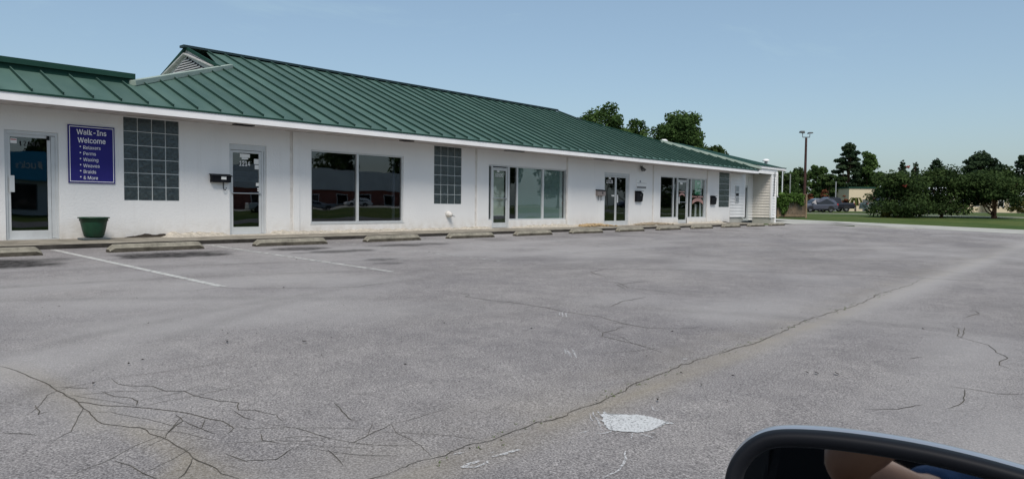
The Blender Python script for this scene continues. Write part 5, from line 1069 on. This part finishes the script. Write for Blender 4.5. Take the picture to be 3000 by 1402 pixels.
for i, (X, Y, h_, w_) in enumerate(((52, -122, 15, 12), (66, -124, 17, 13), (82, -122, 14, 12), (98, -120, 16, 13), (112, -112, 15, 13), (128, -98, 14, 12), (140, -84, 13, 11), (152, -70, 13, 12), (150, -98, 15, 13), (165, -86, 15, 13), (170, -110, 16, 14), (132, -118, 15, 13), (14, -84, 6.5, 7), (24, -86, 8.5, 8), (34, -90, 10, 9))):
    tree('broadleaf_tree', 'tall dark tree across the street mirrored in the shop glass', X, Y, w_, 2, h_, 'round', 1500, .6, 'leaf_dark', 120 + i, trunk=.35, group=G2)
o = empty('utility_pole', vpos(104, -52), 0, 'pale utility pole mirrored in the 1212C shop window', 'pole', G2); MB().tube([(0, 0, -.3), (0, 0, 9)], [.16, .11], 10).build('shaft', M['conc_light'], o); MB().bar((-1.1, 0, 8.3), (1.1, 0, 8.3), .1, .1).build('cross_arm', M['bark'], o)

# ------------------------------------------------------------------ the photographer's car: wing mirror in view, door and seat beside the camera
CARM = empty('car', (CAM.x, CAM.y, 0), 0, 'car the photo is taken from, its black wing mirror at the lower right corner', 'car')
rel = Matrix.Translation((-CAM.x, -CAM.y, 0))
T = .62
mo = at_depth(2600, 1500, T); ey = Vector((.944, .254, -.209)).normalized()
ex = Vector((0, 0, 1)).cross(-ey).normalized(); ex = ex if ex.dot(CR) > 0 else -ex; ez = ex.cross(ey); ez = ez if ez.z > 0 else -ez
def plane_hit(x, y):
    v = ray(x, y); return CAM + v * ((mo - CAM).dot(ey) / v.dot(ey))
OUT = [(2112,1450),(2118,1402),(2128,1362),(2150,1325),(2180,1294),(2215,1272),(2255,1260),(2310,1257),(2400,1261),(2500,1271),(2620,1288),(2750,1312),(2880,1343),(3000,1376),(3130,1415),(3240,1470),(3290,1560),(3270,1660),(3180,1740),(2900,1790),(2500,1770),(2250,1700),(2140,1590)]
OO = [rel @ plane_hit(*p) for p in OUT]; nn_ = len(OO); c0 = sum(OO, Vector()) / nn_
def inset(dm, off):
    """shrink the outline by a near-constant margin dm (metres), pushed off along the mirror axis"""
    P_ = []
    for j, p in enumerate(OO):
        a = OO[j - 1]; b = OO[(j + 1) % nn_]; t = (b - a).normalized(); n_ = ey.cross(t).normalized(); n_ = n_ if n_.dot(c0 - p) > 0 else -n_
        P_.append(p + n_ * dm + ey * off)
    return P_
def rings_mesh(rs, cap=False):
    mb = MB(); mb._add([p for rg in rs for p in rg], [(i * nn_ + j, i * nn_ + (j + 1) % nn_, (i + 1) * nn_ + (j + 1) % nn_, (i + 1) * nn_ + j) for i in range(len(rs) - 1) for j in range(nn_)] + ([tuple((len(rs) - 1) * nn_ + j for j in range(nn_))] if cap else [])); return mb
WM = rings_mesh([inset(.0165, .016), inset(.0155, .004), inset(.013, -.001), inset(.006, -.004), inset(.002, -.001), inset(0, .006), inset(.0, .016)]).build('wing_mirror', M['blackp'], CARM, smooth=True)
sub = WM.modifiers.new('sub', 'SUBSURF'); sub.levels = 1; sub.render_levels = 2
cv = rings_mesh([inset(.0, .018), inset(-.002, .024), inset(-.0035, .034), inset(-.001, .05), inset(.02, .075), inset(.05, .092), inset(.075, .1)], True).build('mirror_cover', M['p_silver'], WM, smooth=True)
sub = cv.modifiers.new('sub', 'SUBSURF'); sub.levels = 1; sub.render_levels = 2
MB().poly(inset(.0155, .011)).build('mirror_glass', M['mirror'], WM, recalc=False)
e0 = c0 + ex * .13 - ez * .05 + ey * .05; e1 = Vector((.62, -.02, .30))
MB().tube([e0, (e0 + e1) / 2 + ez * .01, e1], [.04, .034, .05], 12).build('mirror_arm', M['blackp'], WM, smooth=True)
# door below the window line, B pillar and seat
MB().prism([(-.62, .02, -.35), (-.62, .10, .1), (-.62, .075, .40), (-.62, .03, .47), (-.62, -.05, .47), (-.62, -.05, -.35)], (1.45, 0, 0)).build('door', M['p_silver'], CARM, bevel=.01)
MB().prism([(-.62, .06, .472), (-.62, -.06, .472), (-.62, -.06, .49), (-.62, .05, .492)], (1.40, 0, 0)).build('window_sill', M['blackp'], CARM)
MB().prism([(-.80, .10, -.35), (-.56, .10, -.35), (-.60, .05, .5), (-.78, -.06, 1.22), (-.92, -.06, 1.22), (-.86, .05, .5)], (0, -.14, 0)).build('pillar', M['carcloth'], CARM)
MB().box(-2.1, -.81, -.06, .02, -.35, 1.2).build('rear_door', M['carcloth'], CARM)
st_ = MB().prism([(-.78, -.78, -.25), (-.70, -.78, .30), (-.95, -.78, .95), (-1.08, -.78, .93), (-.88, -.78, -.25)], (0, .52, 0)).build('seat_back', M['carcloth'], CARM, bevel=.03); MB().box(-1.12, -1.0, -.64, -.40, .97, 1.18).build('head_rest', M['carcloth'], st_, bevel=.03)
MB().box(-.80, -.25, -.78, -.26, -.3, -.02).build('seat_cushion', M['carcloth'], CARM, bevel=.03)
MB().box(-2.2, -1.6, -1.6, -.07, -.3, 1.25).build('cabin_rear', M['carcloth'], CARM)

# ------------------------------------------------------------------ the photographer, seen only in the wing mirror
PER = empty('person', (CAM.x, CAM.y, 0), 0, 'person in a blue denim shirt, bare bent arm mirrored in the wing mirror', 'person')
Z0 = CAM.z
def skin_body(name, verts, edges, radii, root, mt, parent):
    me = bpy.data.meshes.new(name); me.from_pydata(verts, edges, []); me.materials.append(mt); o = link(name, me, parent)
    md = o.modifiers.new('skin', 'SKIN'); md.use_smooth_shade = True
    for i, r_ in enumerate(radii): me.skin_vertices[0].data[i].radius = r_ if isinstance(r_, tuple) else (r_, r_)
    me.skin_vertices[0].data[root].use_root = True
    sb_ = o.modifiers.new('sub', 'SUBSURF'); sb_.levels = 1; sb_.render_levels = 2; return o
BV = [(-.42, -.52, .12), (-.50, -.52, .35), (-.56, -.52, .58), (-.55, -.52, .72), (-.52, -.52, .83), (-.49, -.52, .98),
      (-.50, -.34, .66), (-.33, -.20, .62), (-.135, .005, .65), (-.115, -.05, .685), (-.10, -.10, .745), (-.085, -.11, .785),
      (-.50, -.70, .66), (-.30, -.76, .45), (-.05, -.66, .52), (.02, -.62, .54), (-.38, -.42, .08), (.08, -.40, .14), (.20, -.40, -.24), (.30, -.40, -.29),
      (-.38, -.62, .08), (.08, -.64, .14), (.20, -.64, -.24), (.30, -.64, -.29)]
BE = [(0, 1), (1, 2), (2, 3), (3, 4), (4, 5), (2, 6), (6, 7), (7, 8), (8, 9), (9, 10), (10, 11), (2, 12), (12, 13), (13, 14), (14, 15), (0, 16), (16, 17), (17, 18), (18, 19), (0, 20), (20, 21), (21, 22), (22, 23)]
BR = [.14, .13, .12, .055, .075, .085, .07, .058, .052, .046, .033, .03, .07, .05, .035, .03, .09, .07, .05, .04, .09, .07, .05, .04]
skin_body('body', BV, BE, BR, 0, M['skin'], PER)
SV = [(-.42, -.52, .06), (-.50, -.52, .35), (-.56, -.52, .60), (-.50, -.34, .66), (-.40, -.255, .635), (-.365, -.228, .625), (-.50, -.70, .66), (-.36, -.745, .50)]
skin_body('denim_shirt', SV, [(0, 1), (1, 2), (2, 3), (3, 4), (4, 5), (2, 6), (6, 7)], [.165, .155, .14, .09, .08, .078, .09, .075], 0, M['denim'], PER)
hr = MB(); hr.lathe([(.0, .125), (.05, .118), (.085, .085), (.10, .03), (.098, -.02), (.09, -.06)], 16, (-.515, -.52, .99)); hr.build('hair', M['black'], PER, smooth=True)
